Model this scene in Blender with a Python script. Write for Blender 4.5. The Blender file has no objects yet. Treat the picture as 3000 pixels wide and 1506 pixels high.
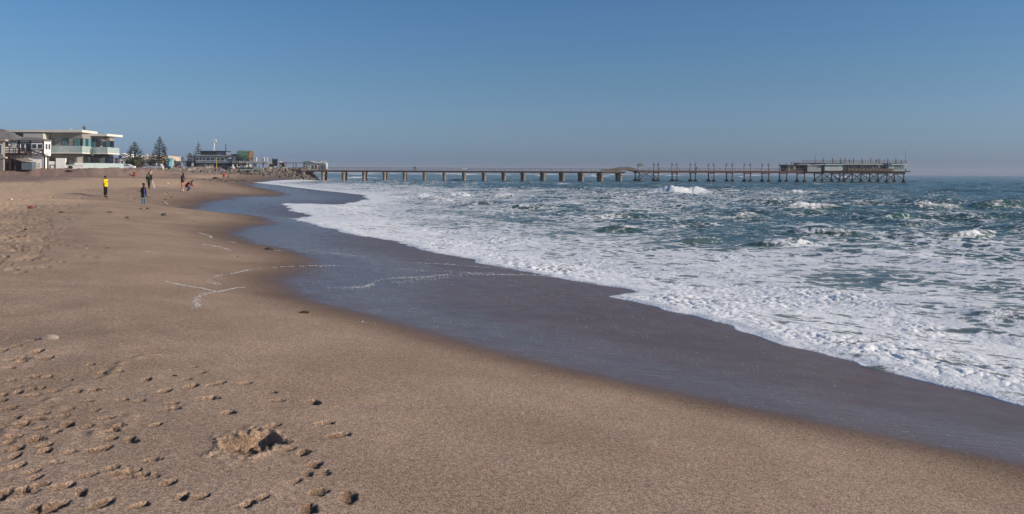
import bpy, bmesh, math, random
import numpy as np
from mathutils import Vector, Matrix

random.seed(7)
R = math.radians
SC = bpy.context.scene
COL = SC.collection

# ------------------------------------------------------------------ camera
FPX = 2330.0                      # focal length in pixels of the 3000 px wide photograph
CAMZ = 3.6
cam_d = bpy.data.cameras.new('camera')
cam = bpy.data.objects.new('camera', cam_d)
COL.objects.link(cam)
cam.location = (0, 0, CAMZ)
cam.rotation_euler = (R(90), R(-0.246), 0)
cam_d.sensor_width = 36
cam_d.lens = 36 * FPX / 3000
cam_d.shift_y = -246.5 / 3000
cam_d.clip_start = 0.1
cam_d.clip_end = 20000
SC.camera = cam

# ------------------------------------------------------------------ light
SUN_AZ = math.atan2(0.97, -0.24)          # clockwise from +Y: to the right and behind the camera
SUN_EL = R(21)
world = bpy.data.worlds.new('World')
SC.world = world
world.use_nodes = True
wn = world.node_tree.nodes
wl = world.node_tree.links
bg = wn['Background']
sky = wn.new('ShaderNodeTexSky')
sky.sky_type = 'NISHITA'
sky.sun_disc = False
sky.sun_elevation = SUN_EL
sky.sun_rotation = SUN_AZ
sky.altitude = 0
sky.air_density = 1.0
sky.dust_density = 1.3
sky.ozone_density = 1.6
tcw = wn.new('ShaderNodeTexCoord')
sepw = wn.new('ShaderNodeSeparateXYZ')
wl.new(tcw.outputs['Generated'], sepw.inputs[0])
# dusty coastal air: colour balance of the sky by height above the horizon, the same all round
air = wn.new('ShaderNodeValToRGB')
for k, (p, c) in enumerate([(0.0, (0.66, 1.0, 2.15)), (0.05, (.63, .88, 1.47)), (0.11, (.57, .83, 1.19)), (0.2, (.51, .83, 1.19)), (0.45, (.50, .82, 1.15))]):
    e = air.color_ramp.elements[k] if k < 2 else air.color_ramp.elements.new(p)
    e.position = p
    e.color = (*[v / 3 for v in c], 1)
wl.new(sepw.outputs[2], air.inputs[0])
tint = wn.new('ShaderNodeVectorMath'); tint.operation = 'MULTIPLY'
wl.new(sky.outputs[0], tint.inputs[0]); wl.new(air.outputs[0], tint.inputs[1])
tsc = wn.new('ShaderNodeVectorMath'); tsc.operation = 'SCALE'; tsc.inputs['Scale'].default_value = 3.0
wl.new(tint.outputs[0], tsc.inputs[0]); wl.new(tsc.outputs[0], bg.inputs[0])
bg.inputs[1].default_value = 0.074
sun_d = bpy.data.lights.new('sun', 'SUN')
sun_d.energy = 4.0
sun_d.angle = R(0.53)
sun_d.color = (1.0, 0.86, 0.71)
sun = bpy.data.objects.new('sun', sun_d)
COL.objects.link(sun)
sdir = Vector((math.sin(SUN_AZ) * math.cos(SUN_EL), math.cos(SUN_AZ) * math.cos(SUN_EL), math.sin(SUN_EL)))
sun.rotation_euler = sdir.to_track_quat('Z', 'Y').to_euler()
sun.location = sdir * 50
SC.view_settings.view_transform = 'Standard'
SC.view_settings.look = 'None'
SC.view_settings.gamma = 1
SC.view_settings.use_curve_mapping = False
SC.view_settings.exposure = 0.2
SC.render.engine = 'CYCLES'
SC.cycles.max_bounces = 6
SC.cycles.transparent_max_bounces = 8

# ------------------------------------------------------------------ helpers
def yh(px):
    return 506.5 + (px - 1500) * 0.00429
def PX(px, Y):
    return (px - 1500) / FPX * Y
def PZ(px, py, Y):
    return CAMZ + (yh(px) - py) / FPX * Y
def P(px, py, Y):
    return (PX(px, Y), Y, PZ(px, py, Y))
def sstep(a, b, x):
    t = np.clip((x - a) / (b - a), 0, 1)
    return t * t * (3 - 2 * t)

_rng = np.random.default_rng(5)
_perm = _rng.permutation(512)
_perm = np.concatenate([_perm, _perm])
_ga = _rng.uniform(0, 2 * np.pi, 512)
_gx, _gy = np.cos(_ga).astype(np.float32), np.sin(_ga).astype(np.float32)
def noise2(x, y, seed=0):
    x = np.asarray(x, dtype=np.float64) + seed * 37.13
    y = np.asarray(y, dtype=np.float64) + seed * 91.7
    xi, yi = np.floor(x), np.floor(y)
    xf, yf = (x - xi), (y - yi)
    ix, iy = xi.astype(np.int64) & 511, yi.astype(np.int64) & 511
    ix1, iy1 = (ix + 1) & 511, (iy + 1) & 511
    u = xf * xf * xf * (xf * (xf * 6 - 15) + 10)
    v = yf * yf * yf * (yf * (yf * 6 - 15) + 10)
    def g(a, b, dx, dy):
        h = _perm[_perm[a] + b]
        return _gx[h] * dx + _gy[h] * dy
    n0 = g(ix, iy, xf, yf) * (1 - u) + g(ix1, iy, xf - 1, yf) * u
    n1 = g(ix, iy1, xf, yf - 1) * (1 - u) + g(ix1, iy1, xf - 1, yf - 1) * u
    return (n0 * (1 - v) + n1 * v) * 1.5
def fbm(x, y, octv=4, seed=0, gain=0.5):
    s, a, f = 0, 1, 1
    for k in range(octv):
        s = s + a * noise2(x * f, y * f, seed + k)
        a *= gain
        f *= 2.03
    return s

# ---------- materials
MATS = {}
def mat(name, col, rough=0.7, spec=0.3, metal=0.0, noise=0.12, nscale=6.0, bump=0.0, bscale=30.0, alpha=1.0, trans=0.0, dirt=None):
    if name in MATS:
        return MATS[name]
    m = bpy.data.materials.new(name)
    m.use_nodes = True
    nt = m.node_tree
    b = nt.nodes['Principled BSDF']
    b.inputs['Roughness'].default_value = rough
    b.inputs['Specular IOR Level'].default_value = spec
    b.inputs['Metallic'].default_value = metal
    if trans: b.inputs['Transmission Weight'].default_value = trans
    if alpha < 1: b.inputs['Alpha'].default_value = alpha
    tc = nt.nodes.new('ShaderNodeTexCoord')
    n = nt.nodes.new('ShaderNodeTexNoise')
    n.inputs['Scale'].default_value = nscale
    n.inputs['Detail'].default_value = 6
    n.inputs['Roughness'].default_value = 0.65
    nt.links.new(tc.outputs['Object'], n.inputs['Vector'])
    r = nt.nodes.new('ShaderNodeValToRGB')
    lo = [c * (1 - 2.0 * noise) for c in col]
    hi = [min(1, c * (1 + 1.4 * noise)) for c in col]
    if dirt: lo = [c * (1 - noise) + d * noise for c, d in zip(col, dirt)]
    r.color_ramp.elements[0].position = 0.3
    r.color_ramp.elements[0].color = (*lo, 1)
    r.color_ramp.elements[1].position = 0.7
    r.color_ramp.elements[1].color = (*hi, 1)
    nt.links.new(n.outputs['Fac'], r.inputs['Fac'])
    nt.links.new(r.outputs['Color'], b.inputs['Base Color'])
    if bump:
        n2 = nt.nodes.new('ShaderNodeTexNoise')
        n2.inputs['Scale'].default_value = bscale
        n2.inputs['Detail'].default_value = 5
        nt.links.new(tc.outputs['Object'], n2.inputs['Vector'])
        bp = nt.nodes.new('ShaderNodeBump')
        bp.inputs['Strength'].default_value = 1
        bp.inputs['Distance'].default_value = bump
        nt.links.new(n2.outputs['Fac'], bp.inputs['Height'])
        nt.links.new(bp.outputs['Normal'], b.inputs['Normal'])
    MATS[name] = m
    return m

class MB:
    """collects shapes; build() links them as one mesh object"""
    def __init__(self):
        self.v, self.f = [], []
    def add(self, vs, fs):
        o = len(self.v)
        self.v += [tuple(p) for p in vs]
        self.f += [tuple(i + o for i in f) for f in fs]
        return self
    def box(self, x0, x1, y0, y1, z0, z1):
        if x0 > x1: x0, x1 = x1, x0
        if y0 > y1: y0, y1 = y1, y0
        if z0 > z1: z0, z1 = z1, z0
        vs = [(x0, y0, z0), (x1, y0, z0), (x1, y1, z0), (x0, y1, z0), (x0, y0, z1), (x1, y0, z1), (x1, y1, z1), (x0, y1, z1)]
        return self.add(vs, [(0, 3, 2, 1), (4, 5, 6, 7), (0, 1, 5, 4), (1, 2, 6, 5), (2, 3, 7, 6), (3, 0, 4, 7)])
    def bar(self, a, b, w, h=None):
        h = h or w
        a, b = Vector(a), Vector(b)
        d = (b - a).normalized()
        up = Vector((0, 0, 1)) if abs(d.z) < 0.95 else Vector((0, 1, 0))
        s = d.cross(up).normalized() * (w / 2)
        t = s.cross(d).normalized() * (h / 2)
        vs = [a - s - t, a + s - t, a + s + t, a - s + t, b - s - t, b + s - t, b + s + t, b - s + t]
        return self.add(vs, [(0, 3, 2, 1), (4, 5, 6, 7), (0, 1, 5, 4), (1, 2, 6, 5), (2, 3, 7, 6), (3, 0, 4, 7)])
    def tube(self, pts, rads, n=8):
        pts = [Vector(p) for p in pts]
        if not hasattr(rads, '__len__'): rads = [rads] * len(pts)
        o = len(self.v)
        for i, p in enumerate(pts):
            d = (pts[min(i + 1, len(pts) - 1)] - pts[max(i - 1, 0)])
            d = d.normalized() if d.length > 1e-9 else Vector((0, 0, 1))
            up = Vector((0, 0, 1)) if abs(d.z) < 0.95 else Vector((1, 0, 0))
            s = d.cross(up).normalized()
            t = s.cross(d).normalized()
            for k in range(n):
                a = 2 * math.pi * k / n
                self.v.append(tuple(p + (s * math.cos(a) + t * math.sin(a)) * rads[i]))
        for i in range(len(pts) - 1):
            for k in range(n):
                a, b = o + i * n + k, o + i * n + (k + 1) % n
                self.f.append((a, a + n, b + n, b))
        self.f.append(tuple(o + k for k in range(n)))
        e = o + (len(pts) - 1) * n
        self.f.append(tuple(e + k for k in reversed(range(n))))
        return self
    def lathe(self, c, prof, n=12):
        """prof: list of (radius, z) turned about the vertical through c"""
        o = len(self.v)
        for r, z in prof:
            for k in range(n):
                a = 2 * math.pi * k / n
                self.v.append((c[0] + r * math.cos(a), c[1] + r * math.sin(a), c[2] + z))
        for i in range(len(prof) - 1):
            for k in range(n):
                a, b = o + i * n + k, o + i * n + (k + 1) % n
                self.f.append((a, b, b + n, a + n))
        self.f.append(tuple(o + k for k in reversed(range(n))))
        e = o + (len(prof) - 1) * n
        self.f.append(tuple(e + k for k in range(n)))
        return self
    def prism(self, poly, y0, y1):
        """poly in (x,z), extruded along y"""
        n = len(poly)
        vs = [(x, y0, z) for x, z in poly] + [(x, y1, z) for x, z in poly]
        fs = [tuple(range(n)), tuple(reversed(range(n, 2 * n)))]
        for k in range(n):
            j = (k + 1) % n
            fs.append((k, k + n, j + n, j))
        return self.add(vs, fs)
    def slab(self, poly, z0, z1):
        """poly in (x,y), extruded along z"""
        n = len(poly)
        vs = [(x, y, z0) for x, y in poly] + [(x, y, z1) for x, y in poly]
        fs = [tuple(reversed(range(n))), tuple(range(n, 2 * n))]
        for k in range(n):
            j = (k + 1) % n
            fs.append((k, j, j + n, k + n))
        return self.add(vs, fs)
    def ball(self, c, r, seg=8, rings=6):
        rx, ry, rz = r if hasattr(r, '__len__') else (r, r, r)
        o = len(self.v)
        self.v.append((c[0], c[1], c[2] - rz))
        for i in range(1, rings):
            t = -math.pi / 2 + math.pi * i / rings
            for k in range(seg):
                a = 2 * math.pi * k / seg
                self.v.append((c[0] + rx * math.cos(t) * math.cos(a), c[1] + ry * math.cos(t) * math.sin(a), c[2] + rz * math.sin(t)))
        self.v.append((c[0], c[1], c[2] + rz))
        top = len(self.v) - 1
        for k in range(seg):
            self.f.append((o, o + 1 + (k + 1) % seg, o + 1 + k))
            for i in range(rings - 2):
                a, b = o + 1 + i * seg + k, o + 1 + i * seg + (k + 1) % seg
                self.f.append((a, b, b + seg, a + seg))
            e = o + 1 + (rings - 2) * seg
            self.f.append((e + k, e + (k + 1) % seg, top))
        return self
    def build(self, name, m, parent=None, smooth=False, fix=True):
        me = bpy.data.meshes.new(name)
        me.from_pydata(self.v, [], self.f)
        if fix:
            bm = bmesh.new(); bm.from_mesh(me)
            bmesh.ops.recalc_face_normals(bm, faces=bm.faces)
            bm.to_mesh(me); bm.free()
        if smooth:
            me.polygons.foreach_set('use_smooth', [True] * len(me.polygons))
        me.materials.append(m)
        o = bpy.data.objects.new(name, me)
        COL.objects.link(o)
        if parent: o.parent = parent
        return o

def tag(o, label=None, cat=None, group=None, kind=None):
    if label: o['label'] = label
    if cat: o['category'] = cat
    if group: o['group'] = group
    if kind: o['kind'] = kind
    return o
def thing(name, label, cat, loc=(0, 0, 0), rz=0, group=None):
    o = bpy.data.objects.new(name, None)
    o.empty_display_size = 0.2
    COL.objects.link(o)
    o.location = loc
    o.rotation_euler = (0, 0, rz)
    return tag(o, label, cat, group)
def dup(o, parent=None):
    c = o.copy()
    COL.objects.link(c)
    c.parent = parent
    for ch in list(o.children):
        dup(ch, c)
    return c
def again(src, name, loc, parent, rot=None, scale=None):
    """another object sharing src's mesh"""
    o = bpy.data.objects.new(name, src.data)
    COL.objects.link(o)
    o.parent = parent
    o.location = loc
    if rot: o.rotation_euler = rot
    if scale: o.scale = scale
    return o

# ------------------------------------------------------------------ the lie of the land
def curve_y(pts, smooth=2.0):
    pts = sorted(pts)
    ys = np.array([p[0] for p in pts]); xs = np.array([p[1] for p in pts])
    ly = np.arcsinh(ys / 10.0)
    g = np.linspace(ly.min(), ly.max(), 2400)
    v = np.interp(g, ly, xs)
    k = max(1, int(smooth * 12))
    ker = np.hanning(2 * k + 3)[1:-1]; ker /= ker.sum()
    v = np.convolve(np.pad(v, k, mode='edge'), ker, mode='valid')
    return lambda Y: np.interp(np.arcsinh(np.asarray(Y) / 10.0), g, v)

def px_xy(px, py, z):
    Y = (CAMZ - z) * FPX / (py - yh(px))
    return (Y, PX(px, Y))
FOAM_PX = [(3000, 1187, .45), (2928, 1168, .45), (2811, 1136, .45), (2694, 1113, .45), (2600, 1086, .45), (2472, 1049, .45), (2408, 1025, .44),
           (2296, 1004, .44), (2232, 987, .44), (2115, 943, .43), (2051, 925, .43), (1951, 907, .42), (1893, 890, .42), (1834, 876, .42), (1800, 864, .42),
           (1834, 846, .40), (1880, 838, .40), (1859, 828, .40), (1782, 818, .40), (1675, 805, .40), (1611, 795, .4), (1526, 780, .4), (1411, 765, .4),
           (1389, 752, .4), (1334, 741, .4), (1227, 722, .4), (1133, 699, .38), (1056, 690, .38), (962, 677, .38), (885, 664, .36), (838, 651, .36),
           (925, 644, .36), (877, 637, .36), (907, 630, .36), (864, 620, .36), (843, 611, .36), (830, 604, .36), (928, 597, .36), (1013, 592, .35), (1073, 581, .35),
           (1065, 568, .35), (984, 560, .34), (885, 549, .33), (806, 543, .32), (740, 537.5, .32), (800, 532, .3), (875, 529, .1)]
_f = [px_xy(*p) for p in FOAM_PX]
_near = [(-60, 55), (-20, 29), (0, 15.5), (5, 11.3), (8, 9.2)]
_far = [(352, -88), (450, -118), (1000, -300), (5000, -1500)]
Xe = curve_y(_near + _f + _far, 0.5)
shoreX = curve_y(_near + [(10.8, 7.4), (12.7, 6), (21, 2.6), (35, -6), (52, -12.5), (75, -19), (100, -26), (140, -38), (183, -52), (250, -70), (330, -88)] + _far, 6)
WET = [(-60, 48), (-20, 22), (0, 9.6), (4, 7.0), (7.56, 4.87), (9.3, 2.2), (11.3, -.5), (13.8, -2.8), (15.65, -4.7), (18.1, -5.8), (20, -5.9), (22.2, -6.1), (24.2, -6.8), (27.2, -8.9),
       (30.4, -11), (34.4, -12.9), (38.4, -13.8), (43, -13.9), (47, -15.7), (50, -17.5), (54, -21.5), (58, -24.5), (66, -27), (74, -27.5), (82, -30), (89, -30.5), (96, -30), (110, -33),
       (125, -40), (150, -52), (162, -57), (183, -61), (212, -71), (330, -100), (360, -104), (1000, -310), (5000, -1500)]
Xw = curve_y(WET, 1.0)

BANK = [(-400, 140), (-140, 147), (-100, 151), (-80, 153), (-77, 160), (-82, 178), (-101, 215), (-122, 262), (-128, 284), (-124, 297), (-118, 312), (-111, 326), (-100, 336), (-91, 341),
        (-89, 352), (-118, 430), (-330, 1000), (-1600, 5000)]
def bank_sd(X, Y):
    """signed distance to the edge of the raised town ground, positive on the town"""
    best = np.full(np.shape(X), 1e9)
    side = np.zeros(np.shape(X))
    for (x0, y0), (x1, y1) in zip(BANK[:-1], BANK[1:]):
        dx, dy = x1 - x0, y1 - y0
        L2 = dx * dx + dy * dy
        t = np.clip(((X - x0) * dx + (Y - y0) * dy) / L2, 0, 1)
        qx, qy = X - (x0 + t * dx), Y - (y0 + t * dy)
        d = np.hypot(qx, qy)
        s = np.sign(dx * qy - dy * qx)
        m = d < best
        best = np.where(m, d, best)
        side = np.where(m, s, side)
    return best * side

_pd = [-200, -45, -32, -12, 0, 6, 12, 18, 30, 60, 120, 400]
_pz = [-4, -3.5, -2.6, -.72, .42, .95, 1.58, 1.93, 2.15, 2.5, 2.8, 3.0]
def zsand_np(X, Y, detail=True):
    X = np.asarray(X, dtype=np.float64); Y = np.asarray(Y, dtype=np.float64)
    d = (shoreX(Y) - X) * 0.93
    z = np.interp(d, _pd, _pz)
    def gb(cx, cy, rx, ry, a, rot=0.0):
        c, s = math.cos(rot), math.sin(rot)
        u = ((X - cx) * c + (Y - cy) * s) / rx
        v = (-(X - cx) * s + (Y - cy) * c) / ry
        return a * np.exp(-(u * u + v * v))
    z = z + gb(-23, 45.5, 11, 5.5, .32) + gb(-28, 59, 11, 7.5, -.50) + gb(-31, 75, 7, 5, .2)
    z = z + gb(-7, 26, 4, 3, .10) + gb(-5, 18, 4, 4, -.08)
    z = np.maximum(z, np.minimum(.22, .20 - .07 * (X - Xe(Y))) - 3 * sstep(40, 25, Y) - 3 * sstep(290, 330, Y))   # the swash bank under the foam's edge
    z = z + gb(-85, 228, 26, 48, -.75)
    z = z + 0.0032 * np.clip(Y - 70, 0, 110) * sstep(8, 20, d)
    sd = bank_sd(X, Y)
    plat = 4.05 + 0.85 * sstep(170, 310, Y)
    w = sstep(-9 + 3 * sstep(180, 230, Y), 0.5, sd)
    heap = np.exp(-((sd + 2) / 4.0) ** 2) * sstep(305, 270, Y)
    z = z * (1 - w) + plat * w + heap * (0.18 + 0.45 * noise2(X / 3.1, Y / 5.0, 3) + 0.2 * noise2(X / 1.3, Y / 2.0, 4))
    if detail:
        dry = sstep(2, 8, Xw(Y) - X)
        z = z + dry * (0.035 * noise2(X / 1.7, Y / 1.7, 9) + 0.012 * noise2(X / 0.5, Y / 0.5, 10)) * sstep(3, 9, Y)
        rough = sstep(16, 26, Xw(Y) - X) * sstep(40, 80, Y)
        z = z + rough * 0.10 * fbm(X / 2.2, Y / 2.6, 3, 12)
    return z
def zsand(x, y):
    return float(zsand_np(np.array([x]), np.array([y]))[0])
def ground(px, py, lo=2.5, hi=420):
    """where the photograph's pixel meets the sand"""
    Ys = np.exp(np.linspace(math.log(lo), math.log(hi), 6000))
    dz = CAMZ + (yh(px) - py) / FPX * Ys - zsand_np((px - 1500) / FPX * Ys, Ys)
    i = int(np.argmax(dz < 0))
    if dz[i] >= 0: i = len(Ys) - 1
    Y = float(Ys[i])
    return Vector((PX(px, Y), Y, zsand(PX(px, Y), Y)))

# ------------------------------------------------------------------ sand: one sheet to the horizon
def rows(segs):
    out = []
    for a, b, r in segs:
        n = max(1, int(round(math.log(b / a) / r)))
        out += list(a * (b / a) ** (np.arange(n) / n))
    out.append(segs[-1][1])
    return np.array(out)

def grid_mesh(name, Xg, Yg, Zg, keep, attrs, m, kind='structure'):
    nr, nc = Xg.shape
    idx = np.arange(nr * nc).reshape(nr, nc)
    kf = (keep[:-1, :-1] | keep[1:, :-1] | keep[:-1, 1:] | keep[1:, 1:])
    q = np.stack([idx[:-1, :-1], idx[:-1, 1:], idx[1:, 1:], idx[1:, :-1]], -1)[kf]
    used = np.zeros(nr * nc, bool); used[q.ravel()] = True
    remap = np.cumsum(used) - 1
    q = remap[q].astype(np.int32)
    co = np.stack([Xg.ravel(), Yg.ravel(), Zg.ravel()], -1)[used].astype(np.float32)
    me = bpy.data.meshes.new(name)
    me.vertices.add(len(co)); me.vertices.foreach_set('co', co.ravel())
    me.loops.add(q.size); me.loops.foreach_set('vertex_index', q.ravel())
    me.polygons.add(len(q)); me.polygons.foreach_set('loop_start', np.arange(0, q.size, 4, dtype=np.int32))
    me.polygons.foreach_set('use_smooth', np.ones(len(q), bool))
    me.update(calc_edges=True)
    for k, a in attrs.items():
        at = me.attributes.new(k, 'FLOAT', 'POINT')
        at.data.foreach_set('value', np.asarray(a).ravel()[used].astype(np.float32))
    me.materials.append(m)
    o = bpy.data.objects.new(name, me)
    COL.objects.link(o)
    o['kind'] = kind
    return o

ys = np.concatenate([[-60, -40, -25, -15, -9, -5, -2, 0, 1, 2, 2.8, 3.3], rows([(3.8, 14, .0032), (14, 60, .007), (60, 420, .012), (420, 6000, .05)])])
us = np.concatenate([[-9, -5, -3, -2, -1.5, -1.2, -1.05, -.95], np.linspace(-.88, -.70, 30), np.linspace(-.695, .70, 800), np.linspace(.71, .85, 16), [.95, 1.05, 1.2, 1.5, 2, 3, 5, 9]])
U, Yg = np.meshgrid(us, ys)
Xg = U * np.maximum(Yg, 3.8)
Zg = zsand_np(Xg, Yg)
HOLLOW_SHADE = np.zeros_like(Zg)           # shade painted into the colour of hollows, along with damp sand
DIST = np.zeros_like(Zg)            # freshly turned, drier sand

def local(cx, cy, rad):
    i0, i1 = np.searchsorted(ys, [cy - rad, cy + rad])
    if i1 <= i0: i1 = i0 + 1
    yy = max(cy, 3.8)
    j0, j1 = np.searchsorted(us, [(cx - rad) / max(yy - rad, 2.5) if cx - rad < 0 else (cx - rad) / (yy + rad), (cx + rad) / max(yy - rad, 2.5) if cx + rad > 0 else (cx + rad) / (yy + rad)])
    return slice(i0, i1 + 1), slice(j0, j1 + 1)

def pit(cx, cy, L, W, ang, depth, rim=0.4, rough=0.3, seed=0):
    sl = local(cx, cy, L * 2.2)
    X, Y = Xg[sl], Yg[sl]
    if X.size == 0: return
    c, s = math.cos(ang), math.sin(ang)
    wob = 0.30 * noise2(X / (L * .45), Y / (L * .45), seed % 60)
    u = ((X - cx) * c + (Y - cy) * s) / L
    v = (-(X - cx) * s + (Y - cy) * c) / W
    # sole outline: waist in the middle
    v = v / (1 - 0.22 * np.exp(-(u / 0.35) ** 2))
    r = np.sqrt(u * u + v * v) * (1 + wob)
    # a steep far-right wall shaped to lie in shade, gentle slopes elsewhere
    dd = np.hypot(X - cx, Y - cy) + 1e-4
    e0 = .55 + .30 * sstep(-.05, .65, ((X - cx) * .82 + (Y - cy) * .57) / dd)
    inner = 1 - sstep(e0, 1.05, r)
    heel = 1 - 0.05 * u + .06 * noise2(X / .06, Y / .06, (seed + 3) % 60)
    HOLLOW_SHADE[sl] = np.maximum(HOLLOW_SHADE[sl], (1 - sstep(.92, 1.08, r)) * min(1, depth / .022) * (cy < 12))
    ring = np.exp(-((r - 1.2) / 0.18) ** 2)
    crumb = noise2(X / 0.035, Y / 0.035, (seed + 7) % 60)
    Zg[sl] += -depth * inner * heel + depth * rim * ring * (0.75 + 0.5 * wob + rough * crumb)
    DIST[sl] = np.maximum(DIST[sl], sstep(.95, 1.15, r) * (1 - sstep(1.15, 2.0, r)) * np.clip(.15 + .9 * crumb + .5 * wob, 0, .7))

FS = 1100 / 2347.0
PRINTS = [(60,380,50),(110,240,35),(30,270,30),(120,315,40),(190,210,30),(45,200,40),(240,275,60),(300,320,60),(215,435,60),(205,510,60),(25,550,35),(25,580,25),
 (45,640,40),(275,665,45),(430,640,30),(490,525,40),(640,410,50),(735,405,35),(565,360,50),(920,450,70),(1030,525,70),(1170,450,55),(1260,410,50),(1210,372,40),
 (1200,495,70),(1330,485,30),(1390,470,25),(1310,570,80),(1080,600,50),(1045,640,30),(1110,628,30),(1530,475,70),(1700,530,30),(1740,585,60),(1430,660,85),(1715,740,80),
 (2030,725,100),(2120,800,110),(1965,595,90),(1900,910,90),(1800,845,70),(1805,890,50),(1975,985,100),(1930,1040,75),(2040,1035,35),(1850,1090,60),(2000,1155,110),
 (2190,1190,120),(1940,1260,130),(1650,1190,45),(1560,1230,65),(1260,1185,70),(1150,1185,60),(880,1240,75),(950,955,80),(840,835,65),(985,735,60),(670,690,60),(430,735,80),
 (560,745,60),(620,890,95),(120,880,60),(200,1030,70),(330,975,45),(150,1140,60),(400,1120,110),(790,1030,100),(780,1065,70),(880,1050,50),(950,1060,60),(1060,1100,75),
 (650,1230,115),(330,1250,160),(90,810,60),(25,750,40),(110,690,60),(20,1190,40),(220,1260,65),(100,930,60),(60,1010,60),(260,1110,50),(520,1160,40)]
rq = random.Random(8)
for _ in range(46): PRINTS.append((rq.triangular(0, 900, 60), rq.triangular(230, 1290, 800), rq.uniform(22, 55)))
rp = random.Random(3)
for k, (zx, zy, w) in enumerate(PRINTS):
    g = ground(zx * FS, 900 + zy * FS)
    Wm = min(max(w * FS / FPX * g.y * 0.52, .040), .14)
    ang = rp.choice([0.8, 1.0, 1.2, 1.5, 1.8]) + rp.uniform(-.25, .25)
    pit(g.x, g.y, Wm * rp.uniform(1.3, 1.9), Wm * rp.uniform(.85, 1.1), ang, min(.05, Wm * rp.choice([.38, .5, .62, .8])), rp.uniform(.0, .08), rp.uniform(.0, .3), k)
# the dug hole with its spoil
g = ground(1570 * FS, 900 + 850 * FS)
sl = local(g.x, g.y, 1.0)
X, Y = Xg[sl] - g.x, Yg[sl] - g.y
rr = np.hypot(X / .20, Y / .30) * (1 + .3 * noise2(X / .17, Y / .17, 31))
cr = fbm(X / .07, Y / .085, 4, 33, .6)
Zg[sl] += -0.085 * (1 - sstep(.05 + .8 * sstep(-.1, .6, (X * .82 + Y * .57) / (np.hypot(X, Y) + 1e-4)), 1.05, rr)) + 0.012 * np.exp(-((rr - 1.15) / .32) ** 2) + (1 - sstep(.8, 1.7, rr)) * .026 * cr
HOLLOW_SHADE[sl] = np.maximum(HOLLOW_SHADE[sl], (1 - sstep(.75, 1.1, rr)) * np.clip(.8 + .7 * cr, .2, 1))
DIST[sl] = np.maximum(DIST[sl], sstep(.6, 1.0, rr) * (1 - sstep(1.1, 2.1, rr)) * np.clip(.4 + .6 * cr, 0, .8))
# ruts: dragged lines
def rut(pts, w, h):
    Q = [ground(a * FS, 900 + b * FS) for a, b in pts]
    for a, b in zip(Q[:-1], Q[1:]):
        n = max(2, int((b - a).length / 0.04))
        for i in range(n):
            p = a.lerp(b, i / n)
            sl = local(p.x, p.y, w * 2.5)
            X, Y = Xg[sl] - p.x, Yg[sl] - p.y
            if X.size == 0: continue
            d = b - a
            L = math.hypot(d.x, d.y)
            v = (-X * d.y + Y * d.x) / L
            u = (X * d.x + Y * d.y) / L
            k = np.exp(-(u / .03) ** 2)
            prof = np.exp(-(v / w) ** 2) - 0.45 * np.exp(-((v + w * 1.5) / w) ** 2)
            wob = max(-.2, .35 + 1.5 * noise2(np.array([p.x * 11.]), np.array([p.y * 7.]), 41)[0])
            Zg[sl] += h * k * prof * .55 * wob
            DIST[sl] = np.maximum(DIST[sl], .8 * k * np.exp(-(v / (w * 1.6)) ** 2) * min(1, max(.2, wob)))
rut([(1010, 295), (900, 305), (760, 350), (700, 425), (600, 462), (450, 500), (300, 590), (170, 650), (60, 760), (20, 830)], .045, .018)
rut([(760, 345), (610, 365), (470, 355)], .035, .012)
rut([(900, 640), (760, 720), (640, 770), (500, 835)], .06, .02)
rut([(880, 710), (760, 745), (560, 800)], .05, .018)
rut([(610, 800), (380, 890), (290, 925)], .05, .015)
rut([(0, 1210), (150, 1175), (320, 1140)], .06, .022)
rut([(420, 600), (260, 690), (60, 740)], .05, .014)
# trampled upper beach at the left
rp = random.Random(11)
for k in range(520):
    px = rp.triangular(-60, 330, 20); py = rp.triangular(575, 800, 610)
    if px > 260 - (py - 580) * .9 and rp.random() < .8: continue
    g = ground(px, py)
    L = rp.uniform(.10, .17)
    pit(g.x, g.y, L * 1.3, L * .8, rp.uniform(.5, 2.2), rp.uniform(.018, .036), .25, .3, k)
for k in range(150):
    px = rp.uniform(-60, 560); py = rp.uniform(525, 600)
    g = ground(px, py)
    if g.y < 50 or Xw(g.y) - g.x < 3: continue
    L = rp.uniform(.15, .3)
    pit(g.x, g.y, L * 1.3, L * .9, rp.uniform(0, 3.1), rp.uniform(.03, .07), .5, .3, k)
# faint old tidemarks
wl_ = Xw(Yg) - Xg
EDGE = (Xg - Xw(Yg) + .25 * fbm(Xg / 2.5, Yg / 2.5, 3, 51) * sstep(5, 30, Yg) + .02) / (1.2 + .05 * np.maximum(Yg, 0))
WETA = sstep(-.18, .50, EDGE)
DAMP = sstep(-1.1, .05, EDGE)
DRYA = sstep(7.0, 12.5, wl_ + 2.0 * fbm(Xg / 4, Yg / 4, 3, 52)) * sstep(10, 20, Yg)
BACK = np.maximum(sstep(24, 34, wl_ + 3 * noise2(Xg / 9, Yg / 9, 53)) * sstep(70, 105, Yg + .25 * Xg + 30), sstep(-16, -9, bank_sd(Xg, Yg)))
POOL = np.exp(-((Xg - Xw(Yg) - 1.7 - .03 * Yg) / (1.3 + .045 * np.maximum(Yg, 0))) ** 2) * WETA

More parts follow.
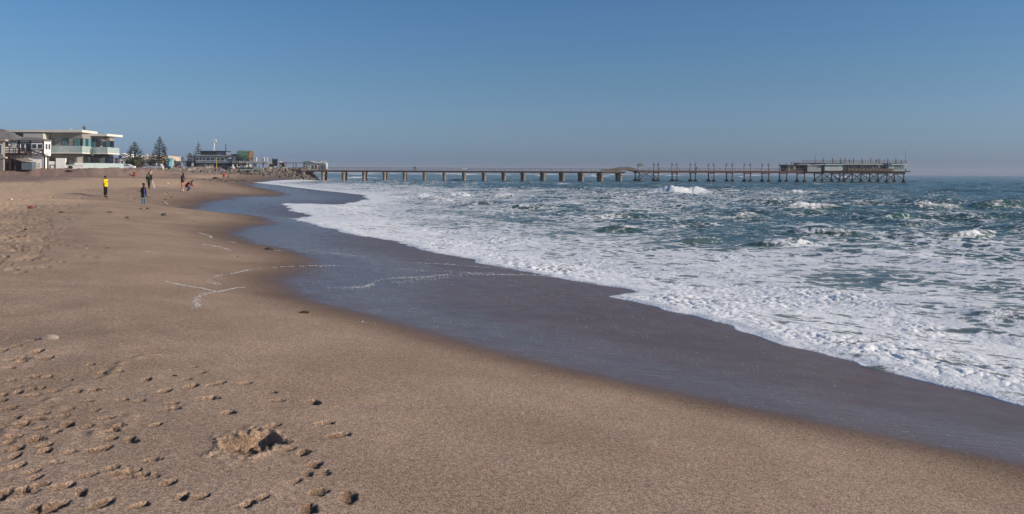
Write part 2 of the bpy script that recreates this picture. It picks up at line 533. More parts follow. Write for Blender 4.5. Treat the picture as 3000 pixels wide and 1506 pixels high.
def N(nt, t, **kw):
    n = nt.nodes.new(t)
    for k, v in kw.items():
        if hasattr(n, k): setattr(n, k, v)
        else: n.inputs[k.replace('_', ' ')].default_value = v
    return n
def mixc(nt, f, a, b, blend='MIX'):
    m = nt.nodes.new('ShaderNodeMix'); m.data_type = 'RGBA'; m.blend_type = blend
    for sock, v in ((m.inputs[0], f), (m.inputs[6], a), (m.inputs[7], b)):
        if hasattr(v, 'is_linked') or hasattr(v, 'links'): nt.links.new(v, sock)
        else: sock.default_value = v if sock.type != 'RGBA' or len(v) == 4 else (*v, 1)
    return m.outputs[2]
def mth(nt, op, a, b=0.0, c=0.0, clamp=False):
    m = nt.nodes.new('ShaderNodeMath'); m.operation = op; m.use_clamp = clamp
    for sock, v in zip(m.inputs, (a, b, c)):
        if hasattr(v, 'links'): nt.links.new(v, sock)
        else: sock.default_value = v
    return m.outputs[0]
def ramp01(nt, v, a, b):
    m = nt.nodes.new('ShaderNodeMapRange'); m.interpolation_type = 'SMOOTHSTEP'
    for sock, x in ((m.inputs[0], v), (m.inputs[1], a), (m.inputs[2], b)):
        if hasattr(x, 'links'): nt.links.new(x, sock)
        else: sock.default_value = x
    return m.outputs[0]

def sand_material():
    m = bpy.data.materials.new('beach_sand'); m.use_nodes = True
    nt = m.node_tree; b = nt.nodes['Principled BSDF']
    tc = nt.nodes.new('ShaderNodeTexCoord'); co = tc.outputs['Object']
    def attr(n):
        a = nt.nodes.new('ShaderNodeAttribute'); a.attribute_name = n; return a.outputs['Fac']
    def noise(sc, det=4, rough=.6):
        n = nt.nodes.new('ShaderNodeTexNoise'); n.inputs['Scale'].default_value = sc; n.inputs['Detail'].default_value = det; n.inputs['Roughness'].default_value = rough
        nt.links.new(co, n.inputs['Vector']); return n.outputs['Fac']
    damp_, wet, dry, dist, back, pool = attr('damp'), attr('wet'), attr('dry'), attr('turned'), attr('back'), attr('pool')
    grain = noise(85, 3, .75)
    grain2 = noise(26, 4, .7)
    patch = noise(.55, 5, .6)
    patch2 = noise(2.3, 4, .6)
    damp = mixc(nt, ramp01(nt, patch, .36, .64), (.335, .240, .174), (.41, .298, .22))
    red = mixc(nt, ramp01(nt, patch2, .5, .75), damp, (.365, .25, .20))
    dryc = mixc(nt, ramp01(nt, patch2, .35, .7), (.54, .375, .25), (.60, .435, .30))
    c = mixc(nt, dry, red, dryc)
    backc = mixc(nt, ramp01(nt, patch2, .35, .65), (.235, .16, .135), (.33, .235, .19))
    c = mixc(nt, back, c, backc)
    c = mixc(nt, mth(nt, 'MULTIPLY', dist, .3), c, (.36, .26, .18))
    c = mixc(nt, mth(nt, 'MULTIPLY', attr('hollow_shade'), .85), c, (.155, .104, .070))  # painted shade and some damp darken the prints and the dug hole
    c = mixc(nt, mth(nt, 'MULTIPLY', mth(nt, 'MULTIPLY', damp_, damp_), .62), c, (.12, .085, .062))
    wetc = mixc(nt, ramp01(nt, patch, .35, .65), (.132, .086, .074), (.160, .106, .090))
    c = mixc(nt, wet, c, wetc)
    g1 = mixc(nt, ramp01(nt, grain, .30, .70), (.36, .36, .38), (1.66, 1.62, 1.56))
    g2 = mixc(nt, ramp01(nt, grain2, .3, .7), (.74, .74, .74), (1.26, 1.26, 1.26))
    gf = mth(nt, 'SUBTRACT', 1.0, mth(nt, 'MULTIPLY', wet, .65))
    c = mixc(nt, gf, c, g1, 'MULTIPLY')
    c = mixc(nt, gf, c, g2, 'MULTIPLY')
    nt.links.new(c, b.inputs['Base Color'])
    ro = nt.nodes.new('ShaderNodeMapRange')
    nt.links.new(wet, ro.inputs[0]); ro.inputs[3].default_value = .95; ro.inputs[4].default_value = .36
    r2 = mth(nt, 'SUBTRACT', ro.outputs[0], mth(nt, 'MULTIPLY', pool, .15))
    r2 = mth(nt, 'ADD', r2, mth(nt, 'MULTIPLY', mth(nt, 'SUBTRACT', patch2, .5), .32), clamp=True)
    nt.links.new(r2, b.inputs['Roughness'])
    sp = nt.nodes.new('ShaderNodeMapRange')
    nt.links.new(wet, sp.inputs[0]); sp.inputs[3].default_value = .12; sp.inputs[4].default_value = .5
    nt.links.new(sp.outputs[0], b.inputs['Specular IOR Level'])
    b.inputs['IOR'].default_value = 1.27
    # fine relief
    hsum = mth(nt, 'ADD', mth(nt, 'MULTIPLY', grain, .004), mth(nt, 'MULTIPLY', grain2, .010))
    hdry = mth(nt, 'MULTIPLY', hsum, mth(nt, 'SUBTRACT', 1.0, mth(nt, 'MULTIPLY', wet, .86)))
    bub = noise(9.0, 2, .5)
    rm = nt.nodes.new('ShaderNodeMapping'); rm.inputs['Rotation'].default_value = (0, 0, R(-62)); rm.inputs['Scale'].default_value = (1.6, 13, 1)
    nt.links.new(co, rm.inputs['Vector'])
    rn = nt.nodes.new('ShaderNodeTexNoise'); rn.inputs['Scale'].default_value = 1.0; rn.inputs['Detail'].default_value = 3
    nt.links.new(rm.outputs['Vector'], rn.inputs['Vector'])
    hw = mth(nt, 'MULTIPLY', mth(nt, 'ADD', mth(nt, 'MULTIPLY', bub, .006), mth(nt, 'MULTIPLY', rn.outputs['Fac'], .010)), wet)
    bp = nt.nodes.new('ShaderNodeBump'); bp.inputs['Distance'].default_value = 1.0; bp.inputs['Strength'].default_value = .75
    nt.links.new(mth(nt, 'ADD', hdry, hw), bp.inputs['Height'])
    nt.links.new(bp.outputs['Normal'], b.inputs['Normal'])
    return m
SEA_S = Xg - Xe(Yg)
beach = grid_mesh('beach', Xg, Yg, Zg, SEA_S < np.where(Yg > 300, 60, 14), dict(wet=WETA, dry=DRYA, turned=np.clip(DIST, 0, 1), hollow_shade=np.clip(HOLLOW_SHADE, 0, 1), back=BACK, pool=POOL, damp=DAMP), sand_material())

# ------------------------------------------------------------------ sea
wys = rows([(7.5, 50, .0042), (50, 420, .0095), (420, 2300, .015), (2300, 9000, .09)])
wus = np.concatenate([np.linspace(-.46, -.43, 4), np.linspace(-.425, .70, 780), np.linspace(.71, .9, 24), [1.0, 1.2, 1.6, 2.2, 3.2, 5]])
WU, WY = np.meshgrid(wus, wys)
WX = WU * WY
S = (WX - Xe(WY) + .30 * noise2(WX / .9, WY / .9, 61) * sstep(6, 12, WY) * .8 + .8 * noise2(WX / 3.3, WY / 3.3, 62) * sstep(14, 40, WY)) * .93
SE = S.copy()                          # nearer the true distance from the water's edge where the edge doubles back
for q in (.02, .04, .07, .11, .16):
    for sg in (-1, 1):
        SE = np.minimum(SE, (WX - Xe(WY * (1 + sg * q))) * .93 + .35 * q * WY)
SE = np.where(S > 0, np.maximum(SE, np.minimum(S, .02)), S)
bed = zsand_np(WX, WY, False)

# foam cover seen in the photograph, carried over to the water plane
FD = [(950,515,.1),(1500,515,.05),(2500,515,.03),(1000,530,.4),(1100,530,.33),(1300,530,.2),(1700,530,.08),(2200,530,.05),(2900,530,.03),
 (850,548,.8),(950,545,.75),(1100,547,.6),(1300,545,.28),(1600,545,.12),(1900,545,.15),(2300,545,.1),(2900,545,.05),
 (1100,565,.82),(1250,567,.66),(1450,565,.5),(1700,567,.47),(1950,567,.55),(2200,567,.47),(2500,565,.25),(2900,565,.1),
 (1050,590,.88),(1250,592,.52),(1500,592,.45),(1800,590,.55),(2200,590,.5),(2500,590,.3),(2700,595,.38),(2950,590,.1),
 (900,620,.96),(1050,620,.9),(1300,618,.5),(1600,618,.42),(1900,618,.45),(2200,618,.35),(2500,618,.2),(2900,618,.2),
 (900,650,.97),(1100,652,.9),(1300,650,.58),(1600,650,.42),(1900,650,.4),(2200,650,.3),(2500,648,.26),(2800,655,.36),
 (1000,682,.97),(1250,682,.9),(1450,680,.6),(1700,680,.5),(1900,680,.42),(2150,680,.3),(2400,680,.4),(2800,680,.4),
 (1250,720,.97),(1450,720,.9),(1650,718,.8),(1850,715,.68),(2000,712,.38),(2200,712,.26),(2400,720,.45),(2700,720,.5),(2950,720,.5),
 (1450,760,.97),(1700,760,.92),(1900,760,.85),(2100,758,.75),(2300,760,.7),(2600,755,.66),(2900,760,.6),
 (1700,806,.97),(1900,810,.93),(2100,810,.86),(2300,812,.74),(2420,818,.40),(2540,820,.34),(2700,810,.68),(2900,810,.7),
 (1850,860,.98),(2100,860,.95),(2400,860,.88),(2700,860,.74),(2950,860,.7),(2000,920,.98),(2300,920,.95),(2600,920,.9),(2850,930,.74),(2960,915,.5),
 (2350,1000,.98),(2700,1000,.95),(2950,1000,.86),(2800,1100,.98),(3000,1100,.95)]
fx = np.array([f[0] for f in FD], float); fy = np.array([f[1] for f in FD], float); fd = np.array([f[2] for f in FD])
fY = CAMZ * FPX / (fy - yh(fx)); fU = (fx - 1500) / FPX
lf = np.log(fY)
num = np.zeros_like(WX); den = np.zeros_like(WX)
lW = np.log(WY)
for a, b, d_ in zip(fU, lf, fd):
    w = 1 / ((((WU - a) / .075) ** 2 + ((lW - b) / .10) ** 2) ** 1.6 + .02)
    num += w * d_; den += w
DENS = num / den
DENS = DENS * sstep(1400, 300, WY)
DENS = np.clip(DENS + .01 * sstep(170, 110, WY) * sstep(22, 34, WY) + .16 * fbm(WX / 6.0, WY / 11.0, 4, 66), 0, 1)
near_edge = 1 - sstep(1.2, 5.0 + .03 * WY, S)
DENS = np.maximum(DENS, near_edge * .97)

# waves: swell towards the shore with wind chop riding on it
rw = random.Random(21)
H = np.zeros_like(WX)
for k in range(34):
    lam = 1.3 * (16 / 1.3) ** rw.random()
    th = math.atan2(-.86, -.50) + rw.gauss(0, .5)
    amp = .0068 * lam ** .97
    ph = rw.uniform(0, 6.28)
    arg = 2 * math.pi / lam * (WX * math.cos(th) + WY * math.sin(th)) + ph + 1.6 * noise2(WX / (lam * 3), WY / (lam * 3), k)
    H += amp * (1 - np.abs(np.sin(arg / 2)) * 2 + .27) * np.clip(1.7 - WY / (lam * 90), 0, 1)
sw = WX * .42 + WY * .91 + 3.2 * noise2(WX / 30, WY / 30, 71)
ph = (sw / 23.0) % 1.0
crest = np.exp(-((ph - .5) / .16) ** 2) - .3
swamp = sstep(12, 55, SE) * (.45 + .7 * noise2(WX / 20, WY / 16, 72)).clip(.1, 1)
H = H * (.25 + .75 * sstep(4, 40, SE)) + .42 * swamp * crest
FOAMB = np.zeros_like(WX)
# breakers: (left px, right px, base py, crest height, whitewater)
BR = [(1905, 2095, 567, 1.35, 1.0), (2100, 2330, 568, .5, .3), (2280, 2440, 569, .9, .65), (1090, 1290, 583, .85, .85), (1270, 1400, 576, .7, .5), (1400, 1510, 578, .6, .5), (1240, 1330, 590, .7, .6),
      (2270, 2500, 615, .75, .55), (2640, 2850, 614, .8, .5), (2860, 3080, 612, .95, .12), (2540, 2730, 642, .65, .1), (2190, 2400, 723, .42, .2), (1950, 2130, 712, .35, .25),
      (2700, 2950, 690, .4, .45), (2300, 2560, 685, .35, .4), (1700, 1950, 640, .35, .3), (1450, 1650, 612, .4, .3), (960, 1150, 553, .35, .8), (960, 1060, 543, .3, .8), (1760, 1900, 582, .4, .35), (2040, 2240, 590, .5, .4), (1330, 1500, 598, .4, .35), (2450, 2600, 590, .5, .3), (2120, 2300, 640, .4, .35), (1560, 1700, 583, .4, .3), (2580, 2760, 663, .4, .35), (1750, 1880, 668, .3, .3),
      (1000, 1110, 522, 1.0, .9), (870, 960, 534, .7, .8), (2860, 3050, 940, .15, .15)]
for k in range(46):
    px = rw.uniform(880, 2700); py = rw.choice([510.5, 511.2, 512, 513.5, 516.5]) + (px - 1500) * .0043 + rw.uniform(-.6, .6)
    wpx = rw.uniform(25, 110)
    BR.append((px, px + wpx, py, rw.uniform(.9, 2.0) * (1.0 if py - yh(px) < 9 else .7), rw.uniform(.55, 1)))
for k in range(45):
    py = 507 + 12 + 80 * rw.random() ** 1.4; px = rw.uniform(1100 + (py - 520) * 3, 2990)
    BR.append((px, px + rw.uniform(20, 70), py + (px - 1500) * .0043, rw.uniform(.10, .24), rw.uniform(.2, .5)))
for k, (a, b, py, h, wh) in enumerate(BR):
    cxp = (a + b) / 2
    Yc = CAMZ * FPX / (py - yh(cxp)); Xc = PX(cxp, Yc); half = PX(b, Yc) / 2 - PX(a, Yc) / 2
    i0, i1 = np.searchsorted(wys, [Yc * .88 - 6, Yc * 1.2 + 12])
    j0, j1 = np.searchsorted(wus, [(Xc - half * 1.8) / Yc - .02, (Xc + half * 1.8) / Yc + .02])
    sl = (slice(i0, i1), slice(j0, j1))
    X, Y = WX[sl], WY[sl]
    if X.size < 4: continue
    uu = (X - Xc) / half
    bend = 2.0 * noise2(X / 7, X * 0 + k, 81) + .12 * (X - Xc)
    v = Y - Yc - h * 1.1 - bend
    wf, wb = max(1.0 * h, .5), max(2.6 * h, 1.0)
    if Yc > 250: wf, wb = .008 * Yc + 3, .012 * Yc + 5
    if Yc > 190 and cxp < 1000: continue
    env = np.exp(-(np.abs(uu) ** 2.6) * 1.1) * (.92 + .30 * noise2(X / 3.0, X * 0 + 3 * k, 82)).clip(.2, 1.3)
    prof = np.where(v < 0, np.exp(-(v / wf) ** 2), np.exp(-(v / wb) ** 2))
    H[sl] = H[sl] * (1 - .6 * env * prof) + h * env * prof
    white = np.where(v < 0, np.exp(-(v / (wf * 1.5)) ** 2), np.exp(-(v / (wb * .45)) ** 2)) * env
    FOAMB[sl] = np.maximum(FOAMB[sl], white * (wh * 1.35))
    # foam left lying behind and before the breaker
    DENS[sl] = np.maximum(DENS[sl], wh * .75 * np.exp(-((v + 3) / 6.0) ** 2) * env)
FOAMB = np.clip(FOAMB, 0, 1)
# rolled heaps of foam
bil = np.abs(fbm(WX / .42, WY / .50, 3, 91, .5))
bil2 = np.abs(noise2(WX / 1.5, WY / 1.9, 95))
bil3 = np.abs(fbm(WX / 1.1 + .4 * bil, WY / 1.5, 4, 97, .55))
thick = sstep(.72, .99, DENS) * sstep(70, 24, WY)
bil4 = np.abs(noise2(WX / .30 + .3 * bil2, WY / .36, 88))
LUMP = thick * (.075 * np.sqrt(bil + .012) + .06 * np.sqrt(bil2 + .01) + .040 * np.sqrt(bil4 + .003) * sstep(34, 14, WY) - .065) * sstep(.08, 1.3, S) * (.78 + .9 * noise2(WX / 2.6, WY / 4.0, 131)).clip(.25, 1.2)
lump = np.maximum(sstep(.7, 1.0, DENS) * sstep(22, 50, WY) * .22, FOAMB * .32) * sstep(1.0, 4 + .07 * WY, SE)
H += lump * (np.sqrt(bil3 + .01) - .45) * np.where(WY > 250, .6, 1.0)
# a steeper roll along the inner edge of the surf
roll = np.exp(-((S - 2.2 - .02 * WY) / 1.2) ** 2) * sstep(22, 30, WY) * (.5 + .8 * noise2(WX / 5, WY / 5, 98)).clip(0, 1)
H += .16 * sstep(140, 70, WY) * roll * (.6 + .8 * np.sqrt(bil3))
film = .012 + .036 * sstep(0, .35, S) + .10 * sstep(.3, 5, S)
zshore = np.maximum(bed, -.15) + film
kk = sstep(3, 22 + .05 * WY, SE)
WZ = zshore * (1 - kk) + kk * (.02) + H * sstep(.1, 6 + .03 * WY, SE) + thick * .016 * sstep(.05, .6, S) + LUMP
WZ = np.maximum(WZ, bed + film * .8)
WZ = np.where(S < 0, bed - .10 * sstep(0, -.12, S) + .01, WZ)
SHALLOW = 1 - sstep(3, 26, S)

def sea_material():
    m = bpy.data.materials.new('sea_water'); m.use_nodes = True
    nt = m.node_tree; b = nt.nodes['Principled BSDF']
    tc = nt.nodes.new('ShaderNodeTexCoord')
    mp = nt.nodes.new('ShaderNodeMapping'); mp.inputs['Rotation'].default_value = (0, 0, R(20)); mp.inputs['Scale'].default_value = (.72, 1.0, 1.0)
    nt.links.new(tc.outputs['Object'], mp.inputs['Vector']); co = mp.outputs['Vector']
    def attr(n):
        a = nt.nodes.new('ShaderNodeAttribute'); a.attribute_name = n; return a.outputs['Fac']
    def noise(sc, det=6, rough=.6, dis=0.0, vec=co):
        n = nt.nodes.new('ShaderNodeTexNoise'); n.inputs['Scale'].default_value = sc; n.inputs['Detail'].default_value = det
        n.inputs['Roughness'].default_value = rough; n.inputs['Distortion'].default_value = dis
        nt.links.new(vec, n.inputs['Vector']); return n.outputs['Fac']
    dens, brk, shal = attr('foam'), attr('breaker'), attr('shallow')
    n1 = noise(.62, 9, .68, 1.3)
    n2 = noise(2.6, 7, .70, .8)
    vo = nt.nodes.new('ShaderNodeTexVoronoi'); vo.feature = 'DISTANCE_TO_EDGE'; vo.inputs['Scale'].default_value = 1.5
    wv = nt.nodes.new('ShaderNodeVectorMath'); wv.operation = 'ADD'
    nn = nt.nodes.new('ShaderNodeTexNoise'); nn.inputs['Scale'].default_value = 1.3; nn.inputs['Detail'].default_value = 4
    nt.links.new(co, nn.inputs['Vector'])
    sc_ = nt.nodes.new('ShaderNodeVectorMath'); sc_.operation = 'SCALE'; sc_.inputs['Scale'].default_value = 1.6
    nt.links.new(nn.outputs['Color'], sc_.inputs[0])
    nt.links.new(co, wv.inputs[0]); nt.links.new(sc_.outputs[0], wv.inputs[1])
    nt.links.new(wv.outputs[0], vo.inputs['Vector'])
    lace = mth(nt, 'SUBTRACT', .26, mth(nt, 'MULTIPLY', vo.outputs['Distance'], 1.0), clamp=True)
    p = mth(nt, 'ADD', mth(nt, 'MULTIPLY', n1, .62), mth(nt, 'MULTIPLY', n2, .38))
    p = mth(nt, 'ADD', p, mth(nt, 'MULTIPLY', lace, .55))
    p = mth(nt, 'SUBTRACT', p, .065)
    thr = mth(nt, 'SUBTRACT', .5, mth(nt, 'MULTIPLY', mth(nt, 'SUBTRACT', dens, .5), .325))
    lo = mth(nt, 'SUBTRACT', thr, .015); hi = mth(nt, 'ADD', thr, .075)
    foam = ramp01(nt, p, lo, hi)
    milky = ramp01(nt, p, mth(nt, 'SUBTRACT', thr, .13), hi)
    fb = ramp01(nt, mth(nt, 'ADD', brk, mth(nt, 'MULTIPLY', mth(nt, 'SUBTRACT', n2, .5), 1.3)), .30, .62)
    foam = mth(nt, 'MAXIMUM', foam, fb)
    deep = mixc(nt, ramp01(nt, noise(.06, 3), .35, .65), (.034, .082, .065), (.044, .100, .078))
    sh = mixc(nt, shal, deep, (.13, .15, .125))
    mk = mixc(nt, mth(nt, 'MULTIPLY', milky, .62), sh, (.22, .30, .295))
    fcol = mixc(nt, ramp01(nt, n2, .3, .7), (.74, .76, .78), (.86, .86, .86))
    c = mixc(nt, foam, mk, fcol)
    nt.links.new(c, b.inputs['Base Color'])
    ro = nt.nodes.new('ShaderNodeMapRange'); nt.links.new(foam, ro.inputs[0]); ro.inputs[3].default_value = .22; ro.inputs[4].default_value = .85
    nt.links.new(ro.outputs[0], b.inputs['Roughness'])
    b.inputs['IOR'].default_value = 1.33
    sp = nt.nodes.new('ShaderNodeMapRange'); nt.links.new(foam, sp.inputs[0]); sp.inputs[3].default_value = .40; sp.inputs[4].default_value = .2
    nt.links.new(sp.outputs[0], b.inputs['Specular IOR Level'])
    rip = noise(1.7, 5, .62, .3)
    fine = noise(6.5, 5, .62, .2)
    fl = noise(11, 3, .6, .4)
    h = mth(nt, 'ADD', mth(nt, 'MULTIPLY', rip, .085), mth(nt, 'MULTIPLY', fine, .02))
    hf = mth(nt, 'ADD', mth(nt, 'MULTIPLY', foam, .07), mth(nt, 'MULTIPLY', mth(nt, 'MULTIPLY', fl, foam), .03))
    bp = nt.nodes.new('ShaderNodeBump'); bp.inputs['Distance'].default_value = 1.0; bp.inputs['Strength'].default_value = .8
    nt.links.new(mth(nt, 'ADD', h, hf), bp.inputs['Height'])
    nt.links.new(bp.outputs['Normal'], b.inputs['Normal'])
    return m
sea = grid_mesh('sea', WX, WY, WZ, (S > -.5) & (bank_sd(WX, WY) < np.where(WY > 250, -5.5, 3)), dict(foam=DENS, breaker=FOAMB, shallow=SHALLOW), sea_material())

# ------------------------------------------------------------------ materials for built things
M_conc = mat('weathered_concrete', (.25, .195, .155), .9, .2, noise=.25, nscale=2.2, bump=.03, bscale=8)
M_concd = mat('stained_concrete', (.15, .125, .115), .9, .2, noise=.3, nscale=1.5)
M_wood = mat('jetty_timber', (.20, .15, .12), .85, .2, noise=.3, nscale=3)
M_woodb = mat('bridge_timber', (.27, .215, .155), .85, .2, noise=.25, nscale=3)
M_rust = mat('rusty_iron', (.15, .072, .055), .8, .3, noise=.35, nscale=3)
M_rustd = mat('dark_rusty_iron', (.07, .042, .038), .8, .3, noise=.35, nscale=3)
M_mussel = mat('mussel_crust', (.028, .020, .020), .8, .4, noise=.4, nscale=4, bump=.1, bscale=5)
M_green = mat('green_sheet_roof', (.10, .17, .135), .5, .4, noise=.15, nscale=2)
M_white = mat('white_paint', (.78, .77, .74), .6, .3, noise=.05, nscale=1.5)
M_grey = mat('grey_plank', (.37, .38, .37), .75, .3, noise=.18, nscale=2)
M_greyl = mat('pale_grey_plank', (.50, .52, .51), .7, .3, noise=.12, nscale=2)
M_glass = mat('window_glass', (.035, .045, .055), .06, .8, noise=.1, nscale=1)
M_dark = mat('dark_metal', (.035, .033, .035), .6, .4, noise=.2)
M_black = mat('black_paint', (.02, .019, .02), .5, .4, noise=.2)
M_curt = mat('pale_curtain', (.42, .46, .46), .9, .1, noise=.12, nscale=3)

# ------------------------------------------------------------------ jetty
JS = 0.086
JY0 = 346.0
JC = math.hypot(1, JS)
JA = math.atan(JS)
def ja(px, b=0.0):
    """distance along the jetty of a pixel column, for a line b metres behind its near edge"""
    u = (px - 1500) / FPX
    n = (-JS / JC, 1 / JC)
    # X = a/JC + b*n0 ; Y = JY0 + a*JS/JC + b*n1 ; X = u*Y
    return (u * (JY0 + b * n[1]) - b * n[0]) / (1 / JC - u * JS / JC)
def jY(a, b=0.0):
    return JY0 + a * JS / JC + b / JC
def jz(px, py, b=0.0):
    return PZ(px, py, jY(ja(px, b), b))
def jloc(a, b, z):
    return (a / JC - b * JS / JC, JY0 + a * JS / JC + b / JC, z)
def jthing(name, label, cat, group=None):
    return thing(name, label, cat, (0, JY0, 0), JA, group)
W = 7.6                                # width of the jetty
ZC, ZI = 4.45, 4.98                    # deck heights of the concrete and the iron part
jetty = jthing('jetty', 'long jetty on round concrete pillars running from the rocks out into the surf', 'jetty')
a0, a1 = ja(842), ja(1832)
MB().box(a0, a1, -.5, W + .5, ZC - .22, ZC).build('deck', M_wood, jetty)
for b in (.2, W - .2):
    MB().box(a0 + .2, a1 - .1, b - .22, b + .22, ZC - .80, ZC - .225).build('main_beam', M_concd, jetty)
cb = MB().box(-.11, .11, -.75, W + .75, ZC - .36, ZC - .223).build('cross_beam', M_wood, jetty)
aa = a0 + 1
first = True
while aa < a1:
    if first: cb.location.x = aa; first = False
    else: again(cb, 'cross_beam', (aa, 0, 0), jetty)
    aa += 2.23
pil_px = [946, 1006, 1066, 1126, 1185, 1244, 1302, 1360, 1419.5, 1478, 1535, 1593, 1649.6, 1706, 1762.5, 1818]
prof = [(.80, -3.2), (.80, .2), (.72, .3), (.68, 2.4), (.70, 2.62), (.86, 2.85), (.92, 3.05), (.90, 3.4), (.74, 3.64)]
p0 = MB().lathe((0, 0, 0), prof, 14).build('pillar', M_conc, jetty, True)
n = 0
for px in pil_px:
    for b in (.3, W - .3):
        rz = random.uniform(0, 6)
        if n == 0: p0.location = (ja(px), b, 0); p0.rotation_euler.z = rz
        else: again(p0, 'pillar', (ja(px), b, 0), jetty, (0, 0, rz))
        n += 1
for b in (.6, W - .6):                # broad stepped pair at the shore end
    q = MB().lathe((ja(886), b, 0), [(1.3, -2), (1.2, 1.55), (.85, 1.62), (.85, 2.6), (1.2, 3.2), (1.25, 3.62)], 14).build('pillar', M_conc, jetty, True)
    q['label'] = 'thick stepped pillar at the shore end'
MB().box(ja(882), ja(897), -.9, -.52, ZC - .5, ZC + .95).build('parapet_block', M_conc, jetty)
MB().box(ja(948), ja(960), -.8, -.52, ZC - .3, ZC + .45).build('parapet_block', M_wood, jetty)
# railings
def railing(par, a0, a1, b, z0, step, zt, zm, m, w=.11, name='railing_post'):
    n = max(1, int(round((a1 - a0) / step)))
    pr = MB().box(-w / 2, w / 2, -w / 2, w / 2, -.02, zt - z0).build(name, m, par)
    for i in range(n + 1):
        p = (a0 + (a1 - a0) * i / n, b, z0)
        if i == 0: pr.location = p
        else: again(pr, name, p, par)
    MB().bar((a0, b, zt + .05), (a1, b, zt + .05), .16, .12).build('hand_rail', m, par)
    for z in zm:
        MB().bar((a0, b - .075, z), (a1, b - .075, z), .07, .09).build('middle_rail', m, par)
railing(jetty, ja(850), a1, -.3, ZC, 2.23, ZC + 1.08, (ZC + .55,), M_wood)
railing(jetty, ja(850), a1, W + .3, ZC, 4.46, ZC + 1.08, (ZC + .55,), M_wood)
for px in (1357, 1365): MB().box(ja(px) - .5, ja(px) + .5, -.5, -.42, ZC + .75, ZC + 1.0).build('notice_plate', M_white, jetty)

# footbridge joining the two parts
fb = jthing('footbridge', 'pale timber footbridge arching from the concrete jetty to the iron jetty', 'footbridge')
b0, b1, b2 = ja(1764), ja(1817), ja(1868)
MB().box(b0, b1, -.62, -.54, ZC - .45, ZC + .15).build('side_beam', M_woodb, fb)
pts_t, pts_b = [], []
for i in range(15):
    t = i / 14
    a = b1 - 3 + (b2 - b1 + 3) * t
    pts_t.append((a, ZC + .62 + .12 * t + 1.15 * math.sin(math.pi * t)))
    pts_b.append((a, ZC - .12 + .12 * t + 0.95 * math.sin(math.pi * t)))
for b in (.5, W - .6):
    MB().prism(pts_b + [(x, z - .28) for x, z in reversed(pts_b)], b, b + .15).build('arch_beam', M_woodb, fb)
MB().prism(pts_b + [(x, z - .1) for x, z in reversed(pts_b)], .68, W - .62).build('walkway', M_woodb, fb)
for b in (.35, W - .5):
    pn = MB()
    for (x0, z0), (x1, z1) in zip(pts_b[:-1], pts_b[1:]):
        for k in range(3):
            xa = x0 + (x1 - x0) * (k + .1) / 3; xb = x0 + (x1 - x0) * (k + .82) / 3
            zz = z0 + (z1 - z0) * (k + .45) / 3
            pn.box(xa, xb, b, b + .06, zz + .05, zz + 1.0)
    tag(pn.build('picket', M_woodb, fb), kind='stuff')
    hr = MB()
    for (x0, z0), (x1, z1) in zip(pts_b[:-1], pts_b[1:]):
        hr.bar((x0, b - .04, z0 + 1.05), (x1, b - .04, z1 + 1.05), .14, .1)
    hr.build('hand_rail', M_wood, fb)
pn = MB()
a = b0
while a < b1 - 1:
    pn.box(a, a + .23, -.52, -.46, ZC + .16, ZC + 1.0); a += .31
tag(pn.build('picket', M_woodb, fb), kind='stuff')
for i in range(6):
    a = b0 + (b1 - b0) * i / 5
    MB().box(a - .08, a + .08, -.62, -.46, ZC + .15, ZC + 1.22).build('post', M_wood, fb)
MB().bar((b0, -.5, ZC + 1.12), (b1, -.5, ZC + 1.12), .14, .1).build('hand_rail', M_wood, fb)

# iron jetty
iron = jthing('iron_jetty', 'rusty red iron jetty on thin piles with black crusted feet far out in the sea', 'jetty')
i0, i1 = ja(1866), ja(2655)
MB().box(i0, ja(2365), -.4, W + .4, ZI - .2, ZI).build('deck', M_wood, iron)
for b in (-.1, W + .1):
    MB().box(i0 + .1, ja(2600), b - .2, b + .2, ZI - .95, ZI - .203).build('girder', M_rust, iron)
    MB().box(i0 + .1, ja(2600), b - .3, b + .3, ZI - .99, ZI - .953).build('girder_flange', M_rustd, iron)
near = [1873, 1928.7, 1983.5, 2038, 2092, 2146, 2199, 2252.4, 2305, 2357, 2409, 2460, 2497, 2548, 2598.5, 2648]
pile = MB().tube([(0, 0, -3), (0, 0, ZI - .99)], .26, 10).build('pile', M_rust, iron)
foot = MB().lathe((0, 0, 0), [(.35, -3), (.5, -.6), (1.0, -.2), (1.15, .15), (1.05, .5), (.75, .62), (.62, 1.0), (.3, 1.15)], 10).build('crusted_foot', M_mussel, pile)
cap = MB().box(-.4, .4, -.4, .4, ZI - 1.3, ZI - .992).build('pile_cap', M_rustd, pile)
k = 0
for px in near:
    a = ja(px)
    for b in (0, W):
        if k == 0: pile.location = (a, b, 0)
        else:
            c = dup(pile, iron); c.location = (a, b, 0); c.rotation_euler.z = random.uniform(0, 6)
        k += 1
    MB().bar((a, .2, ZI - 1.15), (a, W - .2, ZI - 1.15), .2, .25).build('cross_beam', M_rustd, iron)
def brace(a, aa, b, up=True):
    z0, z1 = 1.25, ZI - 1.1
    m = (a + aa) / 2
    MB().bar((a + .1, b, z0 if up else z1), (m, b, z1 if up else z0), .24).build('brace', M_rustd, iron)
    MB().bar((m, b + .01, z1 if up else z0), (aa - .1, b, z0 if up else z1), .24).build('brace', M_rustd, iron)
    MB().bar((a, b, z0 - .1), (aa, b, z0 - .1), .16).build('tie_bar', M_rustd, iron)
    for q in (a + (aa - a) / 3, a + 2 * (aa - a) / 3):
        MB().bar((q, b, z0 - .05), (q, b, z1), .1).build('hanger', M_rustd, iron)
Aa = [ja(p) for p in near]
for b in (0, W): brace(Aa[0], Aa[1], b, True)
for i in range(10, 15):
    for b in (0, W): brace(Aa[i], Aa[i + 1], b, i % 2 == 0)
